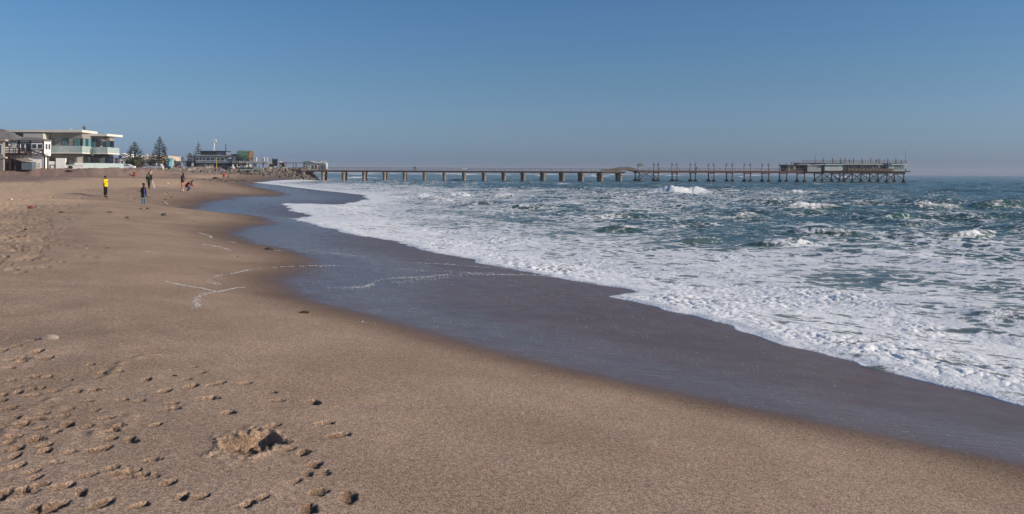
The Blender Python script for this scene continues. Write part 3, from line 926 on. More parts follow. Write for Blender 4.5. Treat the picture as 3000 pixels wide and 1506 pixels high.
railing(iron, ja(1885), ja(2330), -.2, ZI, 2.3, ZI + 1.0, (ZI + .5,), M_wood, .1)
railing(iron, ja(1885), ja(2330), W + .2, ZI, 4.6, ZI + 1.0, (ZI + .5,), M_wood, .1)
# pavilion over the step-up
pv = jthing('pavilion', 'small open pavilion with a green pyramid roof where the footbridge meets the iron jetty', 'pavilion')
pa, pb = ja(1873), ja(1884)
zp = jz(1878, 483.5)
for a in (pa, pb):
    for b in (.8, .8 + pb - pa): MB().box(a - .13, a + .13, b - .13, b + .13, ZI, zp).build('post', M_greyl, pv)
MB().box(pa + .14, pb - .14, 2.0, 2.06, ZI + .3, zp - .2).build('glass_panel', mat('pale_glass', (.35, .45, .48), .1, .6), pv)
mx, my = (pa + pb) / 2, .8 + (pb - pa) / 2
hw = (pb - pa) / 2 + .55
MB().add([(mx - hw, my - hw, zp), (mx + hw, my - hw, zp), (mx + hw, my + hw, zp), (mx - hw, my + hw, zp), (mx, my, zp + .95)], [(0, 3, 2, 1), (0, 1, 4), (1, 2, 4), (2, 3, 4), (3, 0, 4)]).build('roof', mat('moss_green_roof', (.16, .19, .11), .7), pv)
# lamp posts of the iron jetty
lamp = jthing('lamp_post', 'tall rusty lamp post with one hooded lamp on the iron jetty', 'lamp post', 'lamp posts along the iron jetty')
MB().tube([(0, 0, 0), (0, 0, 3.62)], [.14, .11], 8).build('pole', M_rust, lamp)
MB().bar((0, 0, 3.0), (.38, 0, 2.95), .07).build('arm', M_rustd, lamp)
MB().lathe((.38, 0, 2.35), [(.34, 0), (.30, .1), (.14, .4), (.06, .62)], 8).build('lamp_hood', M_dark, lamp)
MB().ball((.38, 0, 2.36), .16, 6, 4).build('lamp_glass', M_curt, lamp)
lampN = [1929, 1983.5, 2038, 2092, 2146, 2199, 2252.4, 2305]
lampF = [1914.7, 1968, 2021.5, 2074.5, 2127, 2179.5, 2232, 2283.5]
ordw = ['first', 'second', 'third', 'fourth', 'fifth', 'sixth', 'seventh', 'eighth']
for i, px in enumerate(lampN):
    c = lamp if i == 0 else dup(lamp)
    c['label'] = 'rusty lamp post on the near side of the iron jetty, ' + ordw[i] + ' from the pavilion'
    c.location = jloc(ja(px), .05, ZI); c.rotation_euler.z = JA + math.pi
for i, px in enumerate(lampF):
    c = dup(lamp)
    c['label'] = 'rusty lamp post on the far side of the iron jetty, ' + ordw[i] + ' from the pavilion'
    c.location = jloc(ja(px, W - .1), W - .1, ZI); c.rotation_euler.z = JA

# restaurant at the jetty's end  (zoomed drawing of x 2300-2700, y 440-540)
def rx(zx): return ja(2300 + zx * .1553)
def rz_(zy): return CAMZ + (510.9 - 440 - zy * .1553) * .154
res = jthing('jetty_restaurant', 'long grey plank restaurant with railed roof deck at the end of the jetty', 'restaurant')
ZP = rz_(393)
MB().box(rx(690), rx(2315), -1.6, W + 3, ZP - .3, ZP).build('platform', M_rustd, res)
MB().box(rx(700), rx(2240), -1.3, W + 2.4, ZI - .96, ZP - .303).build('platform_frame', M_rustd, res)
def plank_wall(x0, x1, y0, y1, z0, z1, m, par=res, step=.30, name='wall_plank'):
    MB().box(x0 + .06, x1 - .06, y0 + .06, y1 - .06, z0, z1).build('wall', m, par)
    z = z0; pr = None
    hh = min(step, z1 - z0)
    while z < z1 - .05:
        if pr is None:
            pr = MB().box(x0, x1, y0, y0 + .055, 0, hh - .03).build(name, m, par); pr.location.z = z
        else: again(pr, name, (0, 0, z), par)
        z += hh
    return pr
# serving kiosk
MB().box(rx(75), rx(220), .8, W - 1, ZI, rz_(292)).build('kiosk_wall', mat('cream_board', (.45, .42, .35), .8), res)
MB().box(rx(105), rx(170), .74, .795, rz_(350), rz_(318)).build('serving_hatch', M_dark, res)
MB().box(rx(30), rx(75), 1.3, W - 1, ZI, rz_(292)).build('kiosk_wall', M_dark, res)
MB().box(rx(220) + .02, rx(400) - .05, 3.2, W - 1, ZI, rz_(294)).build('back_wall', M_black, res)
MB().box(rx(22), rx(400) - .05, .2, W - .6, rz_(291), rz_(280)).build('kiosk_roof', mat('kiosk_roof_sheet', (.12, .15, .13), .6), res)
for zx in (38, 145, 258, 365): MB().box(rx(zx) - .13, rx(zx) + .13, -.35, -.1, ZI - .9, rz_(280) - .05).build('post', M_rust, res)
for zy in (358, 388): MB().bar((rx(0), -.3, rz_(zy)), (rx(395), -.3, rz_(zy)), .1, .26).build('guard_rail', M_wood, res)
MB().box(rx(218), rx(240), -.12, .3, ZI, rz_(385)).build('crate', mat('red_crate', (.5, .06, .04), .6), res)
# first plank building
plank_wall(rx(402), rx(660), -1.0, W, rz_(410), rz_(295), M_grey, step=.42)
MB().box(rx(660), rx(712), -.3, W, rz_(408), rz_(285)).build('side_wall', mat('slate_wall', (.14, .16, .17), .7), res)
MB().prism([(rx(395), rz_(296)), (rx(705), rz_(278)), (rx(705), rz_(268)), (rx(395), rz_(286))], -1.5, -1.3).build('fascia', M_white, res)
MB().prism([(rx(395), rz_(296)), (rx(705), rz_(278)), (rx(705), rz_(270)), (rx(395), rz_(288))], -1.29, W + .5).build('roof', M_green, res)
for zx in (505, 545, 585, 620): MB().box(rx(zx - 14), rx(zx + 8), -1.04, -1.002, rz_(315), rz_(300)).build('vent_window', M_glass, res)
# second plank building
plank_wall(rx(720), rx(1060), -1.4, W + 1, rz_(390), rz_(280), M_greyl, step=.42)
def green_roof(z0x, z1x):
    y0, ym, z0, z1 = -2.0, 2.4, rz_(268), rz_(240)
    a, b = rx(z0x), rx(z1x)
    MB().add([(a, y0, z0), (b, y0, z0), (b, ym, z1), (a, ym, z1), (a, W + 2, z1), (b, W + 2, z1), (a, W + 2, z0), (b, W + 2, z0)], [(0, 1, 2, 3), (3, 2, 5, 4), (0, 6, 7, 1), (0, 3, 4, 6), (1, 7, 5, 2), (4, 5, 7, 6)]).build('roof', M_green, res)
green_roof(715, 1062); green_roof(1066, 1785); green_roof(1960, 2262)
MB().box(rx(712), rx(1062), -2.15, -2.003, rz_(279), rz_(268)).build('fascia', M_white, res)
MB().box(rx(1062), rx(1785), -2.15, -2.003, rz_(270), rz_(258)).build('fascia', M_white, res)
MB().box(rx(1950), rx(2262), -2.15, -2.003, rz_(273), rz_(261)).build('fascia', M_white, res)
# curved underside of the old slipway hull between them
MB().prism([(rx(1000), rz_(392)), (rx(1080), rz_(375)), (rx(1145), rz_(345)), (rx(1145), rz_(392))], -1.6, -1.42).build('apron', M_dark, res)
# glazed dining room
MB().box(rx(1062), rx(1790), .4, W + 1, ZP, rz_(268)).build('back_wall', M_grey, res)
MB().box(rx(1800), rx(1920), 1.2, W + 1, ZP, rz_(262)).build('back_wall', mat('slate_wall', (.14, .16, .17)), res)
for i, zx in enumerate(range(1085, 1780, 58)):
    MB().box(rx(zx), rx(zx + 50), .30, .36, rz_(338), rz_(284)).build('window', M_glass if i % 3 else M_curt, res)
    MB().box(rx(zx + 50), rx(zx + 58), .22, .385, rz_(342), rz_(280)).build('mullion', M_white if i % 2 else M_greyl, res)
for zx in (1755, 1830, 1870): MB().box(rx(zx), rx(zx + 30), 1.1, 1.15, rz_(338), rz_(286)).build('window', M_glass, res)
for p, q in (((1060, 282), (1150, 334)), ((1150, 334), (1262, 290))):
    MB().bar((rx(p[0]), -1.7, rz_(p[1])), (rx(q[0]), -1.7, rz_(q[1])), .16).build('brace', M_black, res)
for zx in (1272, 1435, 1597, 1755): MB().box(rx(zx) - .13, rx(zx) + .13, -1.6, -1.35, ZP, rz_(271)).build('post', M_rust, res)
for i in range(13):
    x0 = rx(1150 + i * 66)
    MB().box(x0 + .05, rx(1150 + (i + 1) * 66) - .08, -1.75, -1.65, rz_(389), rz_(345)).build('balustrade_panel', M_wood, res)
    MB().box(x0 - .08, x0 + .045, -1.8, -1.6, rz_(392), rz_(341)).build('balustrade_post', M_rustd, res)
# seaward pavilion
plank_wall(rx(1925), rx(2245), -1.2, W + 1, ZP, rz_(273), M_greyl, step=.5)
w = MB().box(rx(1925), rx(2015), -1.36, -1.23, rz_(347), rz_(277)).build('window', M_white, res)
MB().box(rx(1934), rx(2006), -1.40, -1.362, rz_(340), rz_(284)).build('pane', M_curt, w)
for zx0, zx1 in ((2030, 2120), (2130, 2225)):
    w = MB().box(rx(zx0), rx(zx1), -1.34, -1.23, rz_(360), rz_(284)).build('window', M_greyl, res)
    MB().box(rx(zx0 + 7), rx(zx1 - 7), -1.38, -1.342, rz_(352), rz_(292)).build('pane', mat('bluish_glass', (.2, .26, .28), .1, .7), w)
MB().box(rx(2130), rx(2240), -1.42, -1.385, rz_(303), rz_(296)).build('awning_rail', M_white, res)
MB().box(rx(2290), rx(2316), -1.9, W + 3.2, ZP - .35, ZP + .12).build('bumper', M_wood, res)
# roof deck with railings and stair
MB().box(rx(300), rx(650), 1.0, W, rz_(262), rz_(245)).build('upper_deck', M_rust, res)
MB().box(rx(500), rx(700), .4, .9, rz_(275), rz_(250)).build('upper_beam', M_rustd, res)
MB().prism([(rx(190), rz_(285)), (rx(300), rz_(248)), (rx(300), rz_(262)), (rx(210), rz_(292))], 1.2, 3.2).build('stair', M_rustd, res)
MB().bar((rx(185), 1.2, rz_(272)), (rx(300), 1.2, rz_(202)), .12).build('stair_rail', M_wood, res)
for zx in (180, 140): MB().bar((rx(zx), 1.2, rz_(280)), (rx(zx + 8), 1.2, rz_(222)), .2).build('post', M_dark, res)
def deck_rail(z0, z1, zt, zb, step=44):
    pr = None
    n = max(1, int(round((z1 - z0) / step)))
    for i in range(n + 1):
        a = rx(z0 + (z1 - z0) * i / n)
        if pr is None:
            pr = MB().box(-.06, .06, -.06, .06, rz_(zb), rz_(zt)).build('railing_post', M_wood, res); pr.location = (a, -1.0, 0)
        else: again(pr, 'railing_post', (a, -1.0, 0), res)
    MB().bar((rx(z0), -1.0, rz_(zt)), (rx(z1), -1.0, rz_(zt)), .14, .12).build('hand_rail', M_wood, res)
    MB().bar((rx(z0), -1.08, rz_((zt + zb) / 2 - 6)), (rx(z1), -1.08, rz_((zt + zb) / 2 - 6)), .07, .10).build('middle_rail', M_wood, res)
deck_rail(300, 640, 203, 248, 42)
deck_rail(640, 2265, 196, 258, 45)
for zx in (702, 880, 1033, 1112, 1270, 1433, 1598, 1752, 1920, 2070):
    MB().box(rx(zx) - .12, rx(zx) + .12, -.9, -.68, rz_(262), rz_(152)).build('mast_post', M_rust, res)
MB().tube([(rx(2247), -1.1, ZP), (rx(2247), -1.1, rz_(200)), (rx(2247), -1.1, rz_(-8))], [.1, .07, .03], 6).build('flag_mast', M_wood, res)
MB().tube([(rx(550), -.8, rz_(262)), (rx(550), -.8, rz_(170)), (rx(550), -.8, rz_(95))], [.11, .08, .03], 6).build('aerial', M_rustd, res)
MB().bar((rx(2240), -1.3, rz_(345)), (rx(2262), -1.3, ZP), .12).build('strut', M_rust, res)
MB().box(rx(770), rx(790), -.6, .2, rz_(258), rz_(238)).build('roof_vent', M_greyl, res)

# ------------------------------------------------------------------ entrance of the jetty  (drawing of x 790-990, y 460-540)
def ex(zx): return ja(790 + zx * .07764)
def ez(zy): return CAMZ + (504 - 460 - zy * .07764) * .1465
ent = jthing('entrance_gate', 'brown timber gate and long roofed walkway at the shore end of the jetty', 'gate')
M_brown = mat('brown_timber', (.20, .115, .08), .8, noise=.3, nscale=2)
MB().prism([(ex(365), ez(470)), (ex(450), ez(470)), (ex(430), ez(250)), (ex(350), ez(250))], .5, 1.6).build('gate_post', M_brown, ent)
MB().prism([(ex(365), ez(470)), (ex(450), ez(470)), (ex(430), ez(250)), (ex(350), ez(250))], W - 1.6, W - .5).build('gate_post', M_brown, ent)
MB().box(ex(325), ex(490), .2, W - .2, ez(245), ez(205)).build('gate_beam', M_brown, ent)
MB().prism([(ex(330), ez(205)), (ex(415), ez(205)), (ex(410), ez(178)), (ex(372), ez(170)), (ex(335), ez(180))], .4, 2.4).build('gate_finial', M_white, ent)
MB().box(ex(400), ex(418), .40, .497, ez(365), ez(310)).build('notice', M_white, ent)
MB().box(ex(490), ex(1240), .3, W - .5, ez(238), ez(220)).build('canopy_roof', M_brown, ent)
for zx in (625, 880, 970, 1003): MB().box(ex(zx) - .09, ex(zx) + .09, .5, .7, ZC, ez(239)).build('canopy_post', M_brown, ent)
MB().box(ex(470), ex(640), .2, .5, ZC, ez(385)).build('low_wall', M_greyl, ent)
for zx in (490, 545): MB().box(ex(zx), ex(zx + 22), .8, 1.2, ez(385), ez(325 if zx > 500 else 370)).build('bollard', M_brown, ent)
tk = jthing('ticket_house', 'grey green kiosk with white edged mono pitch roof standing on the jetty', 'kiosk')
MB().box(ex(1245), ex(2030), 1.2, W - .6, ZC + .02, ez(255)).build('wall', mat('pale_green_wall', (.42, .48, .45), .7), tk)
MB().box(ex(2032), ex(2105), .8, W - .6, ZC + .02, ez(215)).build('end_wall', M_greyl, tk)
MB().prism([(ex(1240), ez(215)), (ex(1530), ez(215)), (ex(1530), ez(165)), (ex(1270), ez(165))], .9, W - .3).build('roof', mat('sea_green_roof', (.10, .23, .17), .5), tk)
MB().prism([(ex(1535), ez(165)), (ex(2085), ez(232)), (ex(2085), ez(180)), (ex(1880), ez(165))], 1.4, W - .3).build('roof', mat('sea_green_roof', (.10, .23, .17)), tk)
MB().prism([(ex(1530), ez(178)), (ex(2090), ez(246)), (ex(2090), ez(222)), (ex(1530), ez(152))], .6, .85).build('fascia', M_white, tk)
MB().prism([(ex(1880), ez(180)), (ex(2085), ez(180)), (ex(2125), ez(245)), (ex(2140), ez(245)), (ex(2092), ez(155)), (ex(1880), ez(157))], .9, 1.3).build('fascia', M_white, tk)
MB().box(ex(1242), ex(2010), .7, 1.18, ez(262), ez(240)).build('eave', M_brown, tk)
for (x0, x1) in ((1265, 1340), (1350, 1420), (1445, 1505), (1570, 1660), (1680, 1780), (1910, 1990)):
    w = MB().box(ex(x0), ex(x1), 1.10, 1.197, ez(465 if x0 > 1500 else 400), ez(295)).build('window', M_white, tk)
    MB().box(ex(x0 + 12), ex(x1 - 12), 1.06, 1.098, ez(455 if x0 > 1500 else 392), ez(312)).build('pane', M_glass, w)
MB().box(ex(1815), ex(1885), 1.1, 1.197, ZC + .02, ez(340)).build('door', mat('red_door', (.30, .12, .08), .6), tk)
MB().box(ex(2112), ex(2122), .5, .7, ZC + .02, ez(250)).build('post', M_brown, tk)
MB().box(ex(1200), ex(1430), -.1, .35, ZC + .02, ez(405)).build('planter', mat('stone_planter', (.28, .25, .2), .9), tk)
bd = thing('notice_board', 'dark notice board on two posts on top of the rocks by the jetty gate', 'notice board', P(805, 495, 338))
MB().box(-1.05, 1.05, -.08, .08, 1.3, 4.2).build('board', M_dark, bd)
for x in (-1.0, 1.0): MB().box(x - .12, x + .12, -.12, .12, -1, 4.55).build('post', M_dark, bd)
pl = thing('lobster_trap', 'dark slatted box on a pale stone plinth above the rocks', 'box', P(796, 495.5, 336))
MB().box(-1.1, 1.1, -.8, .8, -1, 1.0).build('plinth', M_conc, pl)
MB().box(-.85, .85, -.6, .6, 1.002, 2.2).build('box', M_black, pl)
for x in (-.85, -.28, .28, .85): MB().box(x - .06, x + .06, -.66, -.61, 1.0, 2.3).build('slat', M_wood, pl)

# ------------------------------------------------------------------ rocks of the sea wall
M_rock = mat('tan_rock', (.30, .235, .18), .9, .2, noise=.3, nscale=.8, bump=.12, bscale=1.6)
M_rockd = mat('dark_rock', (.115, .098, .085), .85, .3, noise=.35, nscale=.8, bump=.12, bscale=1.6)
M_rockg = mat('grey_rock', (.19, .165, .14), .9, .2, noise=.3, nscale=.8, bump=.12, bscale=1.6)
def rock_mesh(name, seed, m, sq=.8, sub=2, flat=3):
    rr = random.Random(seed)
    bm = bmesh.new()
    bmesh.ops.create_icosphere(bm, subdivisions=sub, radius=1)
    planes = [(Vector((rr.gauss(0, 1), rr.gauss(0, 1), rr.gauss(0, 1))).normalized(), rr.uniform(.5, .8)) for _ in range(flat + 4)]
    for v in bm.verts:
        for n_, d in planes:
            k = v.co.dot(n_)
            if k > d: v.co -= n_ * (k - d) * .92
        v.co *= 1 + rr.uniform(-.05, .05)
        v.co.z *= sq
    me = bpy.data.meshes.new(name)
    bm.to_mesh(me); bm.free()
    me.materials.append(m)
    return me
ROCKS = [rock_mesh('boulder', 100 + i, [M_rock, M_rockg, M_rockd][i % 3], sub=2) for i in range(12)]
rr = random.Random(17)
BP = [(-128, 284), (-124, 296), (-118.5, 312), (-112, 326), (-101, 336), (-91, 342), (-88, 347)]
seglen = [math.dist(a, b) for a, b in zip(BP[:-1], BP[1:])]
tot = sum(seglen)
for i in range(292):
    t = rr.random() * tot
    k = 0
    tt = t
    while tt > seglen[k] and k < len(seglen) - 1: tt -= seglen[k]; k += 1
    f = min(1, tt / seglen[k])
    x = BP[k][0] + (BP[k + 1][0] - BP[k][0]) * f; y = BP[k][1] + (BP[k + 1][1] - BP[k][1]) * f
    g = t / tot                                                     # 0 at the beach, 1 at the jetty
    dn = rr.random()                                                 # 0 top, 1 foot
    wd = 5 + 5.5 * g
    nx, ny = .45, -.9
    X_, Y_ = x + nx * wd * dn + rr.uniform(-.6, .6), y + ny * wd * dn * .7
    zt = 4.75 - .15 * g; zb = max(zsand(X_, Y_), .1) if g < .75 else .1
    zt0 = zt * (1 - dn) + (2.6 * (1 - g) + .1 * g) * dn
    z = max(zt0, zsand(X_, Y_))
    s = rr.uniform(.45, .95) * (1 + .75 * g * (dn + .25))
    wetd = dn * .8 + g * .55 + rr.uniform(-.2, .2)
    pool_ = [0, 3, 6, 9] if wetd < .55 else ([1, 4, 7, 10] if wetd < .85 else [2, 5, 8, 11])
    o = bpy.data.objects.new('boulder', ROCKS[rr.choice(pool_)])
    COL.objects.link(o)
    o.location = (X_, Y_, z - .1)
    o.rotation_euler = (rr.uniform(0, 6), rr.uniform(-.5, .5), rr.uniform(0, 6))
    o.scale = (s * rr.uniform(.8, 1.35), s * rr.uniform(.8, 1.2), s * rr.uniform(.7, 1.1))
    hue = {0: 'tan', 1: 'grey brown', 2: 'dark wet looking'}[ROCKS.index(o.data) % 3]
    part_ = 'beach end' if g < .33 else ('middle' if g < .66 else 'jetty end')
    lev = 'upper row' if dn < .34 else ('slope' if dn < .7 else 'foot')
    tag(o, '%s boulder on the %s of the sea wall, at its %s' % (hue, lev, part_), 'boulder', 'boulders of the sea wall')
# the smaller rubble that fills the gaps between the boulders
rub = MB()
base_ico = bmesh.new(); bmesh.ops.create_icosphere(base_ico, subdivisions=1, radius=1)
iv = [v.co.copy() for v in base_ico.verts]; ifc = [tuple(v.index for v in f.verts) for f in base_ico.faces]; base_ico.free()
for i in range(1000):
    t = rr.random() * tot; k = 0; tt = t
    while tt > seglen[k] and k < len(seglen) - 1: tt -= seglen[k]; k += 1
    f = min(1, tt / seglen[k]); g = t / tot; dn = rr.random() ** .8
    x = BP[k][0] + (BP[k + 1][0] - BP[k][0]) * f; y = BP[k][1] + (BP[k + 1][1] - BP[k][1]) * f
    wd = 5 + 6 * g
    X_, Y_ = x + .45 * wd * dn + rr.uniform(-.6, .6), y - .63 * wd * dn
    z = max((4.6 - .15 * g) * (1 - dn) + (2.4 * (1 - g) + .1 * g) * dn, zsand(X_, Y_))
    s = rr.uniform(.3, .6) * (1 + .5 * g)
    sx, sy, sz, a = s * rr.uniform(.8, 1.4), s * rr.uniform(.8, 1.2), s * rr.uniform(.6, 1), rr.uniform(0, 6)
    vs = []
    for v in iv:
        j = rr.uniform(.78, 1.1)
        p = Vector((v.x * sx * j, v.y * sy * j, v.z * sz * j)); p.rotate(Matrix.Rotation(a, 3, 'Z').to_quaternion())
        vs.append((X_ + p.x, Y_ + p.y, z - .05 + p.z))
    rub.add(vs, ifc)
tag(rub.build('rubble', M_rockg, None, fix=False), kind='stuff')
# a pale slab and two dark blocks fallen at the foot of the jetty
for (px, py, w, mm, lab, sc) in ((866, 517, 17, mat('ochre_rock', (.42, .27, .14), .9, noise=.15), 'ochre coloured slab of rock tilted at the end of the sea wall', (1.3, .8, .9)),
                             (880, 527, 12, M_rock, 'pale flat rock in the foam at the foot of the thick pillar', (1.4, 1, .6)),
                             (852, 505, 20, M_rockd, 'dark block of rock right under the first span of the jetty', (1.3, 1, .8)),
                             (868, 510, 14, M_rockd, 'dark rock leaning on the ochre slab under the jetty', (1.2, .9, .8))):
    Y_ = 340
    r_ = w / FPX * Y_ / 2
    o = bpy.data.objects.new('boulder', rock_mesh('boulder', px, mm))
    COL.objects.link(o)
    o.location = P(px, py, Y_); o.scale = [r_ * c for c in sc]; o.rotation_euler = (.2, .35, 1.0)
    tag(o, lab, 'rock')

# ------------------------------------------------------------------ half-timbered house
def wbox(par, name, px0, px1, py0, py1, Y, depth, m, out=0.0):
    """box seen as the pixel rectangle on the plane Y, reaching back by depth"""
    Y0 = Y - out
    o = MB().box(PX(px0, Y), PX(px1, Y), Y0 - 0, Y0 + depth, PZ(px0, py1, Y), PZ(px0, py0, Y)).build(name, m)
    if par:
        o.parent = par
        o.matrix_parent_inverse = Matrix.Translation(-Vector(par.location))
    return o
def hz(zx): return zx * .14752
def hy(zy): return 350 + zy * .14752
M_render = mat('white_render', (.80, .79, .77), .85, .2, noise=.05, nscale=.8)
M_beam = mat('dark_beam', (.055, .034, .036), .7, .3, noise=.2)
M_slate = mat('grey_roof_sheet', (.20, .185, .178), .7, .3, noise=.15, nscale=1.2)
M_taupe = mat('taupe_render', (.30, .265, .235), .85, .2, noise=.07, nscale=.7)
M_modern = mat('grey_render', (.305, .285, .262), .85, .2, noise=.05, nscale=.5)
M_cream = mat('cream_fascia', (.74, .71, .62), .6, .3, noise=.04, nscale=.5)
M_jglass = mat('frosted_green_glass', (.43, .51, .49), .22, .6, noise=.05, nscale=.8)
M_teal = mat('teal_curtain', (.13, .28, .30), .8, .2, noise=.2, nscale=4)
M_bglass = mat('blue_glass', (.05, .075, .11), .08, .8, noise=.15, nscale=1.5)
YT = 150.0
th = thing('half_timbered_house', 'white half timbered house with grey hip roof and dark balcony facing the beach', 'house', P(90, 495, YT))
def T(name, x0, x1, y0, y1, dep, m, out=0.0, par=None): return wbox(par or th, name, hz(x0), hz(x1), hy(y0), hy(y1), YT, dep, m, out)
T('wall', 66, 420, 395, 1000, 4, M_render)
T('wall', 420, 605, 415, 960, 6, M_render, -.15)
bay = [(PX(hz(615), YT), YT - .2), (PX(hz(860), YT), YT - .2), (PX(hz(942), YT), YT + .9), (PX(hz(900), YT), YT + 1.2), (PX(hz(615), YT), YT + 1.2)]
def slab_world(par, name, poly, z0, z1, m):
    o = MB().slab(poly, z0, z1).build(name, m)
    o.parent = par; o.matrix_parent_inverse = Matrix.Translation(-Vector(par.location)); return o
def tz(zy): return PZ(hz(500), hy(zy), YT)
slab_world(th, 'bay_wall', bay, tz(720), tz(415), M_render)
slab_world(th, 'bay_wall', [(x - (.0 if i == 0 else .55), y + .6) for i, (x, y) in enumerate(bay)], tz(1000), tz(722), M_render)
# roofs
def roofpoly(par, name, pts, faces, m):
    o = MB().add(pts, faces).build(name, m)
    o.parent = par; o.matrix_parent_inverse = Matrix.Translation(-Vector(par.location)); return o
e = [(PX(-40, YT), YT - .7, tz(385)), (PX(hz(430), YT), YT - .7, tz(410)), (PX(hz(430), YT), YT + 5, tz(410)), (PX(-40, YT), YT + 5, tz(385)), (PX(hz(25), YT), YT + 2.2, tz(185)), (PX(-40, YT), YT + 2.2, tz(185)),
     (PX(-40, YT), YT - .7, tz(400)), (PX(hz(430), YT), YT - .7, tz(425)), (PX(hz(430), YT), YT + 5, tz(425)), (PX(-40, YT), YT + 5, tz(400))]
roofpoly(th, 'roof', e, [(0, 1, 4, 5), (1, 2, 4), (2, 3, 5, 4), (3, 0, 5), (6, 7, 1, 0), (7, 8, 2, 1), (8, 9, 3, 2), (9, 6, 0, 3), (6, 9, 8, 7)], M_slate)
x0, x1, x2 = PX(hz(415), YT), PX(hz(865), YT), PX(hz(972), YT)
roofpoly(th, 'roof', [(x0, YT - .8, tz(400)), (x1, YT - .8, tz(400)), (x2, YT + .5, tz(405)), (x2 - .5, YT + 1.5, tz(405)), (x0, YT + 3.5, tz(400)), (x0 + .5, YT + 1.4, tz(345)), (PX(hz(720), YT), YT + 1.0, tz(358)),
                      (x0, YT - .8, tz(415)), (x1, YT - .8, tz(415)), (x2, YT + .5, tz(418)), (x2 - .5, YT + 1.5, tz(418)), (x0, YT + 3.5, tz(415))],
         [(0, 1, 6, 5), (1, 2, 6), (2, 3, 6), (3, 4, 5, 6), (4, 0, 5), (7, 8, 1, 0), (8, 9, 2, 1), (9, 10, 3, 2), (10, 11, 4, 3), (11, 7, 0, 4), (7, 11, 10, 9, 8)], M_slate)
# timbers
def beam(x0, y0, x1, y1, w=.16, out=.06, Yo=0.0):
    a = Vector(P(hz(x0), hy(y0), YT)); b = Vector(P(hz(x1), hy(y1), YT))
    a.y = b.y = YT + Yo - out
    o = MB().bar(a, b, w, .1).build('timber', M_beam)
    o.parent = th; o.matrix_parent_inverse = Matrix.Translation(-Vector(th.location))
for b_ in ((140, 400, 140, 690), (410, 405, 410, 700), (200, 410, 200, 530), (150, 410, 190, 530), (400, 410, 365, 540), (66, 530, 250, 530), (355, 545, 410, 545), (250, 445, 355, 445), (110, 420, 72, 530), (66, 678, 150, 678)):
    beam(*b_)
for b_ in ((420, 462, 612, 462), (612, 415, 612, 700)): beam(*b_, Yo=.15 if b_[0] < 600 else -.2)
for b_ in ((625, 458, 858, 458), (625, 602, 858, 602), (628, 610, 845, 682), (628, 682, 845, 610), (620, 686, 940, 686), (620, 714, 940, 714), (852, 420, 852, 714), (628, 602, 628, 715), (733, 686, 733, 714)):
    beam(*b_, Yo=-.2 if b_[0] != 852 else -.22)
for zx, zw in ((852, .22), (912, .26)): beam(zx, 720, zx, 1000, zw, Yo=.3)
# windows
def win(par, x0, x1, y0, y1, Yo, nx=1, frame=None, pane=None, fz=hz, fy_=hy, YY=None, bar=.12):
    YY = YY or YT
    fr = wbox(par, 'window', fz(x0), fz(x1), fy_(y0), fy_(y1), YY, .12, frame or M_white, -Yo + .08)
    w = (x1 - x0) / nx
    for i in range(nx):
        q = MB().box(PX(fz(x0 + i * w), YY) + bar, PX(fz(x0 + (i + 1) * w), YY) - bar, YY + Yo - .12, YY + Yo - .083, PZ(fz(x0), fy_(y1), YY) + bar, PZ(fz(x0), fy_(y0), YY) - bar).build('pane', pane or M_glass)
        q.parent = fr
    return fr
for fr in (win(th, 258, 345, 455, 560, 0, 4), win(th, 425, 505, 470, 640, .15, 1), win(th, 515, 600, 470, 640, .15, 1), win(th, 638, 735, 478, 590, -.2, 1), win(th, 738, 840, 478, 590, -.2, 1), win(th, 720, 782, 865, 900, .45, 1), win(th, 720, 782, 905, 955, .45, 1, pane=mat('yellow_blind', (.5, .47, .36), .8))):
    pass
# window of the canted bay side
pA, pB = Vector(bay[1]), Vector(bay[2])
for s0, s1 in ((.12, .5), (.55, .93)):
    a_, b_ = pA.lerp(pB, s0), pA.lerp(pB, s1)
    nrm = Vector((b_.y - a_.y, -(b_.x - a_.x))).normalized() * .06
    fr = slab_world(th, 'window', [tuple(a_ - nrm * .3), tuple(b_ - nrm * .3), tuple(b_ + nrm), tuple(a_ + nrm)], tz(598), tz(475), M_white)
    a2, b2 = a_.lerp(b_, .18), a_.lerp(b_, .82)
    q = MB().slab([tuple(a2 + nrm * 1.05), tuple(b2 + nrm * 1.05), tuple(b2 + nrm * 1.6), tuple(a2 + nrm * 1.6)], tz(588), tz(485)).build('pane', M_glass)
    q.parent = fr
# balcony
T('balcony_floor', 62, 622, 668, 705, 1.9, M_beam, 1.9)
for zy in (578, 612, 640): T('balcony_rail', 145, 612, zy, zy + 15, .1, M_beam, 1.9)
for zx in (145, 198, 300, 372, 408, 455, 492, 535, 572, 604): T('balcony_post', zx, zx + 13, 570 if zx != 300 else 540, 690, .12, M_beam, 2.05)
for zx in (188, 298, 390): T('balcony_support', zx, zx + 16, 700, 1000, .2, M_beam, 1.8)
